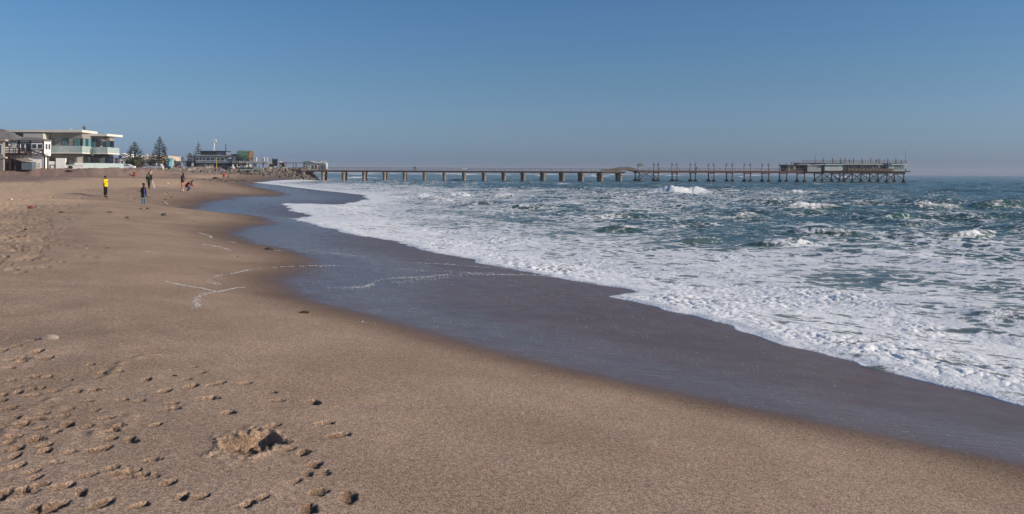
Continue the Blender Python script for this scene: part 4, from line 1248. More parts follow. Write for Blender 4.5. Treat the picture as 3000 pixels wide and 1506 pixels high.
# lean-to under the balcony
T('shed_wall', 165, 530, 770, 1000, 1.0, mat('red_brown_boards', (.12, .06, .05), .8), 1.2)
T('shed_wall', 530, 718, 845, 1000, 2.0, mat('slate_blue_sheet', (.12, .15, .18), .6), 2.2)
T('garage_door', 400, 525, 845, 1000, .06, M_dark, 1.27)
T('garage_door', 235, 385, 850, 1000, .06, M_black, 1.27)
x0, x1 = PX(hz(310), YT), PX(hz(752), YT)
roofpoly(th, 'shed_roof', [(x0, YT - 1.1, tz(770)), (PX(hz(580), YT), YT - .9, tz(770)), (x1, YT - 2.5, tz(825)), (PX(hz(540), YT), YT - 2.5, tz(828)), (x0, YT - 1.1, tz(784)), (PX(hz(580), YT), YT - .9, tz(784)), (x1, YT - 2.5, tz(835)), (PX(hz(540), YT), YT - 2.5, tz(838))],
         [(0, 1, 2, 3), (7, 6, 5, 4), (0, 3, 7, 4), (3, 2, 6, 7), (2, 1, 5, 6), (1, 0, 4, 5)], mat('buff_sheet', (.34, .28, .22), .8))

# taupe house cut by the left edge of the frame
tp = thing('taupe_house', 'taupe rendered house at the left edge with one tall white window', 'house', P(-40, 495, 146))
def TP(name, x0, x1, y0, y1, dep, m, out=0.0): return wbox(tp, name, hz(x0), hz(x1), hy(y0), hy(y1), 146, dep, m, out)
TP('wall', -700, 62, 430, 1010, .5, M_taupe)
TP('back_wall', -700, -260, 430, 1010, 5, M_taupe, -.505)
TP('parapet', -720, 118, 392, 430, .9, mat('buff_coping', (.42, .36, .30), .8), .2)
TP('ledge', -720, 108, 738, 770, .8, mat('buff_coping', (.42, .36, .30)), .15)
win(tp, 2, 45, 490, 690, 0, 1, YY=146)

# white garden walls between the two houses
gw = thing('garden_wall', 'low white garden wall with a dark framed gateway between the two houses', 'wall', P(160, 495, 153))
def G(name, x0, x1, y0, y1, dep, m, out=0.0): return wbox(gw, name, hz(x0), hz(x1), hy(y0), hy(y1), 153, dep, m, out)
G('wall', 930, 1115, 830, 1010, .4, M_render)
G('wall', 1113, 1285, 768, 1010, .6, M_render, .15)
G('wall', 1285, 1620, 905, 1010, .4, M_render, .0)
G('coping', 1280, 1622, 900, 915, .5, M_cream, .06)
for a_ in ((1003, 1015, 898, 1010), (1080, 1090, 898, 1010), (1003, 1090, 898, 912)): G('gate_frame', *a_, .12, M_beam, .1)
G('gate', 1016, 1079, 913, 1010, .06, M_render, .06)
G('roof_edge', 985, 1112, 800, 830, 2, M_dark, -.6)

# ------------------------------------------------------------------ modern house
YM = 160.0
mh = thing('modern_house', 'modern grey two storey house with flat cream roofs and frosted glass balconies', 'house', P(240, 495, YM))
def Mx(zx, Y=YM): return PX(hz(zx), Y)
def mz(zy, zx=1400): return PZ(hz(zx), hy(zy), YM)
def mslab(name, poly, z0, z1, m): return slab_world(mh, name, poly, z0, z1, m)
xa, xb, xc, xd = Mx(300), Mx(1630), Mx(1850, 166), Mx(2300, 166)
# upper storey: front block, then a block stepped back to the right
mslab('upper_wall', [(xa, YM), (xb, YM), (xb, YM + 7), (xa, YM + 7)], mz(672), mz(262), M_modern)
mslab('upper_wall', [(xa, YM + 7.003), (xd - 4.6, YM + 7.003), (xd - 4.6, YM + 13), (xa, YM + 13)], mz(672), mz(262), M_modern)
zz0, zz1 = mz(672), mz(300)
xs1, xs2 = xb + .0, Mx(2105, 166)
mslab('upper_wall', [(xb + .003, YM + 4.2), (xs2, YM + 4.2), (xs2, YM + 7), (xb + .003, YM + 7)], mz(400), mz(262), M_modern)
mslab('upper_wall', [(xs2 - .3, YM + 5.2), (xd - .9, YM + 5.2), (xd - .9, YM + 7), (xs2 - .3, YM + 7)], mz(575), mz(330), M_modern)
# roofs
mslab('roof', [(Mx(110), YM - 1.6), (Mx(1710), YM - 1.6), (Mx(1985, 167), YM + 6), (Mx(1985, 167) - 1, YM + 6.3), (Mx(110), YM + 6.3)], mz(262), mz(213), M_cream)
mslab('roof', [(Mx(1800, 166), YM + 3.0), (Mx(2170, 164), YM + 3.0), (Mx(2410, 168), YM + 8.5), (Mx(2410, 168) - 1, YM + 8.8), (Mx(1800, 166), YM + 8.8)], mz(313), mz(270), M_cream)
# chimney block by the timbered house
mslab('fin_wall', [(Mx(580), YM - 2.0), (Mx(972), YM - 2.0), (Mx(972), YM - .003), (Mx(580), YM - .003)], mz(960), mz(292), mat('pale_render', (.56, .53, .47), .85, noise=.05))
# windows upper floor
def mwin(x0, x1, y0, y1, kinds, Yo=0.0, Yp=None):
    Yp = Yp or YM
    fr = wbox(mh, 'window', hz(x0), hz(x1), hy(y0), hy(y1), Yp, .2, M_dark, .05 - Yo)
    n_ = len(kinds); w = (x1 - x0) / n_
    for i, k in enumerate(kinds):
        q = MB().box(PX(hz(x0 + i * w), Yp) + .05, PX(hz(x0 + (i + 1) * w), Yp) - .05, Yp + Yo - .09, Yp + Yo - .053, PZ(hz(x0), hy(y1), Yp) + .06, PZ(hz(x0), hy(y0), Yp) - .06).build('pane', {'g': M_glass, 'b': M_bglass, 't': M_teal, 'c': M_curt}[k])
        q.parent = fr
mwin(980, 1075, 370, 525, 'gcg')
mwin(1238, 1365, 372, 530, 'ttb')
mwin(1478, 1632, 375, 545, 'tttg')
# side windows facing the sea
def swin(X_, y0, y1, z0, z1, kinds):
    fr = mslab('window', [(X_ - .1, y0), (X_ + .06, y0), (X_ + .06, y1), (X_ - .1, y1)], z0, z1, M_dark)
    n_ = len(kinds); w = (y1 - y0) / n_
    for i, k in enumerate(kinds):
        q = MB().slab([(X_ + .063, y0 + i * w + .06), (X_ + .1, y0 + i * w + .06), (X_ + .1, y0 + (i + 1) * w - .06), (X_ + .063, y0 + (i + 1) * w - .06)], z0 + .06, z1 - .06).build('pane', {'g': M_glass, 'b': M_bglass, 't': M_teal, 'c': M_curt}[k])
        q.parent = fr
swin(xb, YM + .1, YM + 4.1, mz(535), mz(375), 'tbtb')
mwin(1850, 2040, 400, 560, 'bttg', 4.2 - 6, 166)
mwin(2110, 2255, 425, 570, 'ttbb', .0, 165)
# balcony slabs and glass
bf = [(Mx(975), YM - 1.5), (Mx(1712), YM - 1.5), (Mx(1905, 165), YM + 3.2), (Mx(1950, 163), YM + 2.2), (Mx(2175, 163), YM + 2.2), (Mx(2372, 168), YM + 8), (Mx(2372, 168) - 1, YM + 8.2), (Mx(975), YM + 6)]
mslab('balcony_slab', bf, mz(680), mz(655), M_cream)
for i in range(5):
    a_, b_ = Vector(bf[i]), Vector(bf[i + 1])
    n_ = max(1, int((b_ - a_).length / 1.7))
    nrm = Vector((-(b_.y - a_.y), b_.x - a_.x)).normalized() * .05
    for k in range(n_):
        p, q = a_.lerp(b_, (k + .01) / n_), a_.lerp(b_, (k + .99) / n_)
        mslab('glass_panel', [tuple(p + nrm * .6), tuple(q + nrm * .6), tuple(q + nrm * 1.4), tuple(p + nrm * 1.4)], mz(655) + .01, mz(528 + 12 * (i > 1)), M_jglass)
# lower storey
mslab('lower_wall', [(xa, YM + .3), (Mx(1515), YM + .3), (Mx(1515), YM + 2.5), (xa, YM + 2.5)], mz(1010), mz(683), M_modern)
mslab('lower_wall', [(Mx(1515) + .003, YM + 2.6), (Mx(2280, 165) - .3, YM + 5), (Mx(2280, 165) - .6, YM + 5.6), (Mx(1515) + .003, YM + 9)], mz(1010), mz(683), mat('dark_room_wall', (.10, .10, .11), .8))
mwin(1290, 1465, 782, 860, 'gbg', .3)
mwin(1525, 1740, 730, 860, 'bbb', 2.5)
mwin(1750, 2060, 745, 860, 'gggg', -1.6, 164)
mwin(2065, 2275, 725, 875, 'bb', -.6, 165)
wbox(mh, 'column', hz(1812), hz(1845), hy(680), hy(718), 163, .5, M_cream)
# frosted glass fence in front of the terrace
gf = [(Mx(1385), YM - 2), (Mx(1640), YM - 3), (Mx(2180, 163), YM + 1.0), (Mx(2480, 168), YM + 7.5)]
gfen = thing('glass_fence', 'frosted green glass fence round the terrace of the modern house', 'fence', (gf[1][0], gf[1][1], 4))
for i in range(3):
    a_, b_ = Vector(gf[i]), Vector(gf[i + 1])
    n_ = max(1, int((b_ - a_).length / 1.6))
    nrm = Vector((-(b_.y - a_.y), b_.x - a_.x)).normalized() * .05
    for k in range(n_):
        p, q = a_.lerp(b_, (k + .01) / n_), a_.lerp(b_, (k + .99) / n_)
        slab_world(gfen, 'glass_panel', [tuple(p), tuple(q), tuple(q + nrm), tuple(p + nrm)], 3.5, mz(865), M_jglass)
# roof lantern vent and aerial
lv = thing('roof_vent', 'small grey lantern shaped chimney vent on the modern house roof', 'chimney', (Mx(1672, 162), 162, mz(213)))
MB().lathe((0, 0, 0), [(.22, 0), (.22, .35), (.34, .37), (.34, .42), (.2, .44), (.2, .52), (.44, .54), (.05, 1.05)], 8).build('vent_pipe', mat('grey_metal', (.16, .14, .14), .6), lv)
ae = MB().tube([(0, 0, 0), (0, 0, .65)], .05, 5).build('roof_pipe', M_cream)
ae.location = (Mx(1395, 164), 164, mz(213)); tag(ae, 'thin pale pipe standing on the flat roof of the modern house', 'pipe')

# ------------------------------------------------------------------ vegetation
def leafmat(name, c): return mat(name, c, .8, .2, noise=.35, nscale=1.6)
M_pine = leafmat('pine_needles', (.032, .042, .028))
M_bark = mat('bark', (.10, .08, .06), .9, noise=.2)
M_palm = leafmat('palm_leaf', (.065, .075, .05))
M_bush = leafmat('bush_leaf', (.05, .06, .028))
def norfolk(px, base, top, Y, label, tiers, spread, seed):
    r_ = random.Random(seed)
    z0 = PZ(px, base, Y); Ht = PZ(px, top, Y) - z0
    t = thing('norfolk_pine', label, 'tree', (PX(px, Y), Y, z0), 0, 'tall pines of the town')
    MB().tube([(0, 0, -1), (0, 0, Ht * .6), (0, 0, Ht)], [.26, .16, .03], 7).build('trunk', M_bark, t)
    m = MB()
    for i in range(tiers):
        f = i / (tiers - 1)
        z = Ht * (.07 + .91 * f ** .92)
        L = spread * (1 - f) ** .85 * (.55 + .45 * min(1, f * 5 + .45)) + .22
        nb = 7 if f < .6 else 6
        a0_ = r_.uniform(0, 6)
        for b in range(nb):
            a = a0_ + 2 * math.pi * b / nb + r_.uniform(-.2, .2)
            l = L * r_.uniform(.78, 1.12)
            if r_.random() < .07: continue
            ca, sa = math.cos(a), math.sin(a)
            rise = .30 * l
            pts = []
            for q in range(5):
                s = q / 4
                pts.append((ca * l * s, sa * l * s, z - .05 * l * math.sin(s * 3) + rise * s * s))
            # brush of needles round each bough: flattened tapered tube with ragged leaflets
            m.tube(pts, [.05, .09, .12 + .012 * l, .11 + .01 * l, .03], 5)
            for q in range(int(3 + l * 3)):
                s = r_.uniform(.2, 1)
                bx, by, bz = ca * l * s, sa * l * s, z - .05 * l * math.sin(s * 3) + rise * s * s
                sd = r_.choice((-1, 1)); ll = r_.uniform(.18, .38) * (1.15 - s * .6)
                ex_, ey_ = bx - sa * sd * ll + ca * ll * .6, by + ca * sd * ll + sa * ll * .6
                w_ = .06
                m.add([(bx - ca * w_, by - sa * w_, bz), (bx + ca * w_, by + sa * w_, bz), (ex_, ey_, bz + .16 + r_.uniform(-.05, .1)), (bx, by, bz + .14)], [(0, 1, 2), (0, 2, 3), (1, 3, 2)])
    m.build('crown', M_pine, t, fix=False)
    return t
norfolk(394, 494, 416, 245, 'shorter broad pine standing beside the modern house', 15, 4.0, 1)
norfolk(468, 494, 400, 262, 'tallest dark tiered pine in front of the cream flats', 18, 3.8, 2)
norfolk(581, 485, 416.5, 352, 'small thin pine rising behind the blue grey restaurant', 12, 3.0, 3)
def leafball(m, c, r, n, r_, size=.3):
    for _ in range(n):
        v = Vector((r_.gauss(0, 1), r_.gauss(0, 1), r_.gauss(0, 1))).normalized()
        k = r_.uniform(.55, 1.05) * (1 + .25 * math.sin(v.x * 5 + v.z * 4))
        p = Vector((c[0] + v.x * r[0] * k, c[1] + v.y * r[1] * k, c[2] + v.z * r[2] * k))
        a = Vector((r_.gauss(0, 1), r_.gauss(0, 1), r_.gauss(0, 1))).normalized() * size
        b = v.cross(a).normalized() * size * .6
        m.add([p - a, p + b, p + a, p - b], [(0, 1, 2, 3)])
def bush(name, px, base, w, h, Y, label, m_, seed, n=500, cat='bush', size=.22):
    r_ = random.Random(seed)
    z0 = PZ(px, base, Y); s = Y / FPX
    t = thing(name, label, cat, (PX(px, Y), Y, z0))
    st = MB()
    for k in range(4): st.tube([(0, 0, -.3), (r_.uniform(-.3, .3) * w * s, r_.uniform(-.3, .3), h * s * .6)], [.06, .03], 5)
    st.build('stem', M_bark, t)
    m = MB()
    for k in range(4):
        leafball(m, (r_.uniform(-.25, .25) * w * s, r_.uniform(-.2, .2) * w * s, h * s * r_.uniform(.4, .65)), (w * s * .36, w * s * .36, h * s * .40), n // 4, r_, size)
    m.build('foliage', m_, t, fix=False)
bush('shrub', 197, 492, 15, 20, 154, 'round green shrub beside the white garden wall', M_bush, 1)
bush('shrub', 151, 470, 11, 8, 156, 'leafy plant looking over the garden wall roof edge', M_bush, 2)
bush('shrub', 207, 493, 9, 6, 153, 'small low shrub at the foot of the glass fence', M_bush, 3, 250)
bush('shrub', 398, 494, 42, 32, 236, 'broad olive bush under the shorter pine', mat('olive_leaf', (.07, .068, .032), .8, noise=.3, nscale=1.5), 4, 2200, size=.3)
bush('shrub', 452, 492, 34, 17, 268, 'dark bush at the foot of the tallest pine', M_pine, 5, 1200, size=.3)
bush('shrub', 516, 491, 22, 12, 330, 'hazy grey green bush between the palms', M_palm, 6, 600, size=.35)
bush('shrub', 476, 490, 26, 12, 270, 'dark bush right of the tallest pine', M_pine, 7, 800, size=.3)
def palm(px, base, top, Y, label, seed):
    r_ = random.Random(seed)
    z0 = PZ(px, base, Y); Ht = PZ(px, top, Y) - z0
    t = thing('palm_tree', label, 'palm tree', (PX(px, Y), Y, z0), 0, 'palms of the town')
    MB().tube([(0, 0, -1), (.1, 0, Ht * .5), (0, 0, Ht * .84)], [.3, .24, .28], 7).build('trunk', M_bark, t)
    m = MB()
    for k in range(30):
        a = r_.uniform(0, 6.28); el = r_.uniform(-.5, 1.2); L = r_.uniform(1.7, 2.3)
        pr = None
        for q in range(6):
            s = q / 5
            x = math.cos(a) * L * s * math.cos(el * (1 - s * .3)); y = math.sin(a) * L * s * math.cos(el * (1 - s * .3)); z = Ht * .85 + L * s * math.sin(el) - 1.0 * s * s
            w = .26 * math.sin(math.pi * (.15 + .8 * s))
            cur = [(x - math.sin(a) * w, y + math.cos(a) * w, z - .12), (x, y, z), (x + math.sin(a) * w, y - math.cos(a) * w, z - .12)]
            if pr: m.add(pr + cur, [(0, 1, 4, 3), (1, 2, 5, 4)])
            pr = cur
    m.build('crown', M_palm, t, fix=False)
palm(503, 490, 458, 335, 'hazy palm tree right of the turquoise tower', 1)
palm(528, 490, 462, 340, 'hazy palm tree left of the blue grey restaurant', 2)



for o_ in (th, gw): o_.rotation_euler.z = R(11)

# ------------------------------------------------------------------ town behind the pines (drawing of x 340-560, y 440-520)
def cx_(zx): return 340 + zx * .0854
def cy_(zy): return 440 + zy * .0854
def building(name, label, cat, px, Y, group=None): return thing(name, label, cat, P(px, 493, Y), 0, group)
YF = 320.0
M_flat = mat('cream_render', (.66, .56, .43), .85, noise=.07, nscale=.3)
fl = building('apartment_block', 'cream block of flats with balconies behind the pines', 'flats', 450, YF)
def F(name, x0, x1, y0, y1, dep, m, out=0.0): return wbox(fl, name, cx_(x0), cx_(x1), cy_(y0), cy_(y1), YF, dep, m, out)
F('wall', 560, 1800, 200, 640, 12, M_flat)
F('wall', 1735, 1822, 190, 620, 6, mat('pinkish_render', (.55, .44, .38), .85), 1.0)
for x0, x1 in ((560, 760), (830, 945), (1015, 1145), (1210, 1390), (1520, 1730)):
    F('projecting_bay', x0, x1, 185, 300, 1.5, M_flat, 1.5)
    fr = F('window', x0 + 55, x0 + 105, 235, 280, .1, M_white, 1.6)
    q = MB().box(PX(cx_(x0 + 62), YF), PX(cx_(x0 + 98), YF), YF - 1.66, YF - 1.603, PZ(450, cy_(274), YF), PZ(450, cy_(240), YF)).build('pane', M_glass)
    q.parent = fr
    F('balcony', x0 - 5, x1 + 25, 282, 320, 2.0, M_flat, 2.0)
for x0 in (950, 1150, 1400): F('recess_wall', x0, x0 + 55, 190, 300, .3, mat('grey_recess', (.2, .18, .17)), .3)
for x0 in range(600, 1700, 95): F('window', x0, x0 + 50, 370, 440, .1, M_glass, .08)
for x0, y0 in ((890, 120), (920, 122), (1075, 130), (1130, 135)): F('chimney_pot', x0, x0 + 20, y0, 200, .5, M_flat, -3)
F('pergola', 1165, 1340, 128, 142, 3, M_dark, -2)
for x0 in (1180, 1260, 1325): F('pergola_post', x0, x0 + 12, 142, 200, .3, M_dark, -2)
lw = building('low_house', 'low grey roofed house in front of the cream flats', 'house', 432, 300)
def LW(name, x0, x1, y0, y1, dep, m, out=0.0): return wbox(lw, name, cx_(x0), cx_(x1), cy_(y0), cy_(y1), 300, dep, m, out)
LW('wall', 780, 1120, 545, 640, 7, M_flat)
LW('roof', 820, 1140, 475, 545, 8, mat('grey_tile', (.26, .25, .25), .8, noise=.2, nscale=2), .4)
for x0 in (840, 960, 1060): LW('window', x0, x0 + 60, 562, 610, .1, M_glass, .08)
hs = building('white_houses', 'white gabled houses with red trim left of the shorter pine', 'houses', 362, 290)
def HS(name, x0, x1, y0, y1, dep, m, out=0.0): return wbox(hs, name, cx_(x0), cx_(x1), cy_(y0), cy_(y1), 290, dep, m, out)
M_redtrim = mat('red_trim', (.26, .10, .09), .8)
HS('wall', -120, 400, 270, 660, 9, M_render)
HS('wall', 170, 330, 160, 269, 8, M_render, -.5)
o = MB().prism([(PX(cx_(165), 290), PZ(360, cy_(160), 290)), (PX(cx_(335), 290), PZ(360, cy_(135), 290)), (PX(cx_(335), 290), PZ(360, cy_(160), 290)), (PX(cx_(210), 290), PZ(360, cy_(100), 290))][::-1], 290, 298).build('gable', M_render); o.parent = hs; o.matrix_parent_inverse = Matrix.Translation(-Vector(hs.location))
HS('roof_trim', -120, 330, 262, 272, .3, M_redtrim, .3)
HS('roof', 40, 165, 180, 260, 5, mat('slate_blue_tile', (.11, .15, .21), .7), -1)
for x0, x1, y0, y1 in ((-20, 60, 290, 360), (100, 120, 270, 460), (200, 240, 365, 470), (-20, 60, 400, 455)): HS('window', x0, x1, y0, y1, .1, M_glass if x0 != 100 else M_redtrim, .08)
for y0 in (375, 385): pass
HS('band', -120, 160, 372, 392, .2, M_redtrim, .1)
tw = building('turquoise_tower', 'narrow turquoise painted stair tower beside the cream flats', 'tower', 494, 305)
M_turq = mat('turquoise_paint', (.10, .36, .42), .7)
def TW(name, x0, x1, y0, y1, dep, m, out=0.0): return wbox(tw, name, cx_(x0), cx_(x1), cy_(y0), cy_(y1), 305, dep, m, out)
TW('wall', 1775, 1825, 300, 640, 3, M_turq)
TW('cap', 1765, 1845, 275, 322, 3.6, M_turq, .3)
TW('panel', 1772, 1800, 470, 630, .2, mat('blue_paint', (.08, .24, .42), .7), .22)
for y0 in (370, 440): TW('window', 1790, 1815, y0, y0 + 32, .1, M_bglass, .1)
wk = building('white_kiosk', 'small white and green kiosk left of the blue grey restaurant', 'kiosk', 538, 325)
def WK(name, x0, x1, y0, y1, dep, m, out=0.0): return wbox(wk, name, cx_(x0), cx_(x1), cy_(y0), cy_(y1), 325, dep, m, out)
WK('wall', 2295, 2405, 400, 560, 4, M_render)
WK('roof', 2255, 2420, 362, 425, 4.6, mat('pale_green_sheet', (.42, .48, .42), .7), .3)

# ------------------------------------------------------------------ blue grey restaurant  (drawing of x 540-800, y 400-500)
YR = 322.0
def gx(zx): return 540 + zx * .10093
def gy(zy): return 400 + zy * .10093
rs = thing('harbour_restaurant', 'blue grey restaurant with white framed windows and white mast above the rocks', 'restaurant', P(650, 493, YR))
def Rr(name, x0, x1, y0, y1, dep, m, out=0.0): return wbox(rs, name, gx(x0), gx(x1), gy(y0), gy(y1), YR, dep, m, out)
M_slb = mat('blue_grey_board', (.23, .27, .31), .75, .3, noise=.1, nscale=.7)
M_slbd = mat('dark_blue_board', (.055, .065, .085), .75, noise=.12)
M_rroof = mat('grey_sheet_roof', (.26, .275, .265), .6, .3, noise=.1)
Rr('wing_wall', 48, 330, 560, 720, 8, M_slb, -1)
Rr('wing_base', 48, 330, 722, 940, 8, M_slbd, -1.2)
Rr('wing_roof', 28, 335, 538, 558, 9, M_rroof, -.6)
Rr('window', 140, 235, 615, 680, .1, M_glass, -.93)
Rr('main_wall', 332, 1420, 575, 770, 12, M_slb)
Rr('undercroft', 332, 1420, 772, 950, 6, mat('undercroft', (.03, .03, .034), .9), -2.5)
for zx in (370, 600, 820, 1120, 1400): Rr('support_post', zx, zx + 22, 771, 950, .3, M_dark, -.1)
o = roofpoly(rs, 'roof', [(PX(gx(310), YR), YR - .8, PZ(600, gy(572), YR)), (PX(gx(1430), YR), YR - .8, PZ(700, gy(575), YR)), (PX(gx(1430), YR), YR + 11, PZ(600, gy(575), YR)), (PX(gx(310), YR), YR + 11, PZ(600, gy(572), YR)),
    (PX(gx(400), YR), YR + 4, PZ(600, gy(500), YR)), (PX(gx(1100), YR), YR + 4, PZ(600, gy(505), YR))], [(0, 1, 5, 4), (1, 2, 5), (2, 3, 4, 5), (3, 0, 4), (0, 3, 2, 1)], M_rroof)
for x0, x1, n_ in ((335, 610, 3), (625, 890, 2), (905, 1175, 2)):
    fr = Rr('window_band', x0, x1, 590, 705, .2, M_white, .12)
    w = (x1 - x0) / n_
    for i in range(n_):
        for (ya, yb) in ((626, 690), (597, 606)):
            q = MB().box(PX(gx(x0 + i * w + 14), YR), PX(gx(x0 + (i + 1) * w - 8), YR), YR - .17, YR - .123, PZ(600, gy(yb), YR), PZ(600, gy(ya), YR)).build('pane', M_glass)
            q.parent = fr
fr = Rr('window', 1268, 1392, 610, 705, .2, M_white, .1)
for x0 in (1280, 1338):
    q = MB().box(PX(gx(x0), YR), PX(gx(x0 + 46), YR), YR - .15, YR - .103, PZ(600, gy(696), YR), PZ(600, gy(640), YR)).build('pane', M_glass)
    q.parent = fr
Rr('corner_post', 1420, 1440, 565, 900, .3, M_white, .1)
Rr('side_awning', 1430, 1525, 568, 585, 2, M_white, .0)
Rr('wheelhouse', 410, 860, 428, 520, 6, mat('dark_grey_board', (.075, .078, .088), .7), -2)
Rr('wheelhouse_glazing', 862, 1125, 440, 540, 5, mat('grey_blue_glass', (.16, .19, .24), .2, .7), -2.2)
Rr('wheelhouse_roof', 395, 1135, 410, 432, 7.5, M_dark, -1.4)
for x0 in (440, 520, 590, 660, 720, 790): Rr('window', x0, x0 + 38, 448, 490, .1, M_glass if x0 % 3 else M_bglass, -1.92)
for x0 in (1110,): Rr('post', x0, x0 + 22, 436, 545, .3, M_dark, -1.8)
Rr('cream_annex', 1140, 1330, 502, 560, 5, M_flat, -4)
Rr('dark_annex', 1325, 1500, 506, 560, 5, mat('dark_brown', (.05, .042, .035)), -3.5)
# mast and funnel
ms = MB().tube([P(gx(852), gy(412), YR + 5), P(gx(868), gy(160), YR + 5), P(gx(876), gy(68), YR + 5)], [.20, .19, .16], 8).build('mast', M_white); ms.parent = rs; ms.matrix_parent_inverse = Matrix.Translation(-Vector(rs.location))
for (x0, x1, y0, y1) in ((850, 915, 148, 156), (840, 920, 86, 92), (780, 850, 96, 102), (912, 920, 84, 150), (840, 845, 90, 150)):
    q = MB().box(PX(gx(x0), YR + 5), PX(gx(x1), YR + 5), YR + 4.7, YR + 5.3, PZ(600, gy(y1), YR + 5), PZ(600, gy(y0), YR + 5)).build('mast_platform', M_white); q.parent = rs; q.matrix_parent_inverse = Matrix.Translation(-Vector(rs.location))
q = MB().tube([P(gx(1200), gy(545), YR + 2), P(gx(1202), gy(218), YR + 2)], [.17, .15], 8).build('funnel_pipe', M_black); q.parent = rs; q.matrix_parent_inverse = Matrix.Translation(-Vector(rs.location))
q = MB().tube([P(gx(190), gy(530), YR + 3), P(gx(165), gy(500), YR + 2.6), P(gx(125), gy(500), YR + 2.2)], [.32, .32, .42], 10).build('cowl_vent', M_dark); q.parent = rs; q.matrix_parent_inverse = Matrix.Translation(-Vector(rs.location))
for x0 in (955, 985):
    q = MB().lathe(P(gx(x0), gy(425), YR + 3), [(.1, 0), (.1, .35), (.22, .36), (.05, .5)], 7).build('roof_vent', M_white); q.parent = rs; q.matrix_parent_inverse = Matrix.Translation(-Vector(rs.location))
# ribbed green vault
vp = [(gx(1500), gy(700)), (gx(1500), gy(440))]
VX0, VX1 = PX(gx(1610), YR), PX(gx(1855), YR)
zt, zb = PZ(700, gy(408), YR), PZ(700, gy(720), YR)
def vault(x0, x1, r0, dr, name, m, skew=0.0):
    mb = MB(); n_ = 12
    rad = r0
    ring = [(0, zb)] + [(rad * (1 - math.cos(t)), zt - rad + rad * math.sin(t)) for t in [math.pi / 2 * k / n_ for k in range(n_ + 1)]] + [(rad * 2.0, zt - .2), (rad * 2.6, zt - rad), (rad * 2.6, zb)]
    ring = [(a, b + dr * .0) for a, b in ring]
    k = len(ring)
    vs = [(x0, YR - .5 + a - dr, b + (dr if b > zt - rad * .9 else 0)) for a, b in ring] + [(x1, YR - .5 + a - dr, b + (dr if b > zt - rad * .9 else 0)) for a, b in ring]
    fs = [(i, i + k, (i + 1) % k + k, (i + 1) % k) for i in range(k)] + [tuple(range(k)), tuple(range(k, 2 * k))[::-1]]
    o = mb.add(vs, fs).build(name, m); o.parent = rs; o.matrix_parent_inverse = Matrix.Translation(-Vector(rs.location)); return o
M_vault = mat('weathered_green_vault', (.15, .25, .18), .6, .3, noise=.2, nscale=1)
vault(PX(gx(1505), YR), VX1, 2.6, 0, 'vault', M_vault)
for i in range(7):
    x = VX0 + (VX1 - VX0) * i / 6.4
    vault(x, x + .10, 2.6, .10, 'vault_rib', M_vault)
vault(VX1 + .003, PX(gx(1885), YR), 2.6, .05, 'vault_end', mat('rust_brown_end', (.17, .10, .05), .8))
Rr('vault_side', 1505, 1612, 520, 715, .25, mat('deep_green_side', (.03, .075, .055), .7), .6)
# terrace on posts
Rr('terrace_deck', 1420, 2440, 755, 778, 7, M_woodb, 1.5)
Rr('terrace_underside', 1425, 1690, 779, 825, 6, mat('brown_beam', (.16, .10, .07)), 1.2)
for zy in (708, 728): Rr('terrace_rail', 1430, 2440, zy, zy + 7, .1, M_grey, 1.5)
for zx in range(1440, 2440, 62): Rr('railing_post', zx, zx + 9, 704, 756, .12, M_greyl, 1.52)
Rr('wind_rail', 1995, 2440, 630, 637, .08, M_grey, 1.5)
for zx in (1610, 1700, 1750, 1790, 1990, 2040, 2440): Rr('post', zx, zx + 14, 560 if zx in (1750, 1790) else 610, 756, .2, M_dark if zx < 2000 else M_greyl, 1.2)
for zx, y1 in ((1700, 900), (1755, 900), (1850, 900), (1985, 880), (2025, 880), (2068, 880)): Rr('support_post', zx, zx + 22, 779, y1, .3, M_dark, .2)
Rr('timber_pile', 2290, 2326, 655, 975, .5, mat('pale_pile', (.22, .18, .14), .8), 1.0)
Rr('wall_panel', 1465, 1545, 605, 720, .1, M_greyl, .5)
Rr('wall_panel', 1650, 1850, 640, 700, .1, M_grey, -.5)
Rr('screen', 1905, 1975, 615, 665, .1, mat('green_screen', (.22, .28, .24)), 1.0)
for zx, zy, m_ in ((2090, 600, M_white), (2400, 590, M_white), (2312, 650, M_white)):
    q = MB().lathe(P(gx(zx), gy(720), YR - 1), [(.25, 0), (.3, .9), (.32, 1.3), (.15, 1.6)], 8).build('ship_vent', m_); q.parent = rs; q.matrix_parent_inverse = Matrix.Translation(-Vector(rs.location))
# sheds and low walls under the terrace
sw_ = thing('shore_wall', 'pale wall with dark green panels under the terrace on posts', 'wall', P(725, 493, YR - 3))
def SW(name, x0, x1, y0, y1, dep, m, out=0.0): return wbox(sw_, name, gx(x0), gx(x1), gy(y0), gy(y1), YR - 3, dep, m, out)
SW('wall', 1620, 2010, 885, 980, .6, M_greyl)
for x0, x1 in ((1635, 1760), (1780, 1810), (1820, 2000)): SW('panel', x0, x1, 893, 945, .05, mat('dark_green_panel', (.03, .06, .05), .6), .06)
SW('wall', 2015, 2140, 885, 965, .5, mat('mint_wall', (.30, .38, .33), .8))
SW('wall', 2140, 2290, 910, 965, .5, mat('mint_wall', (.30, .38, .33)))

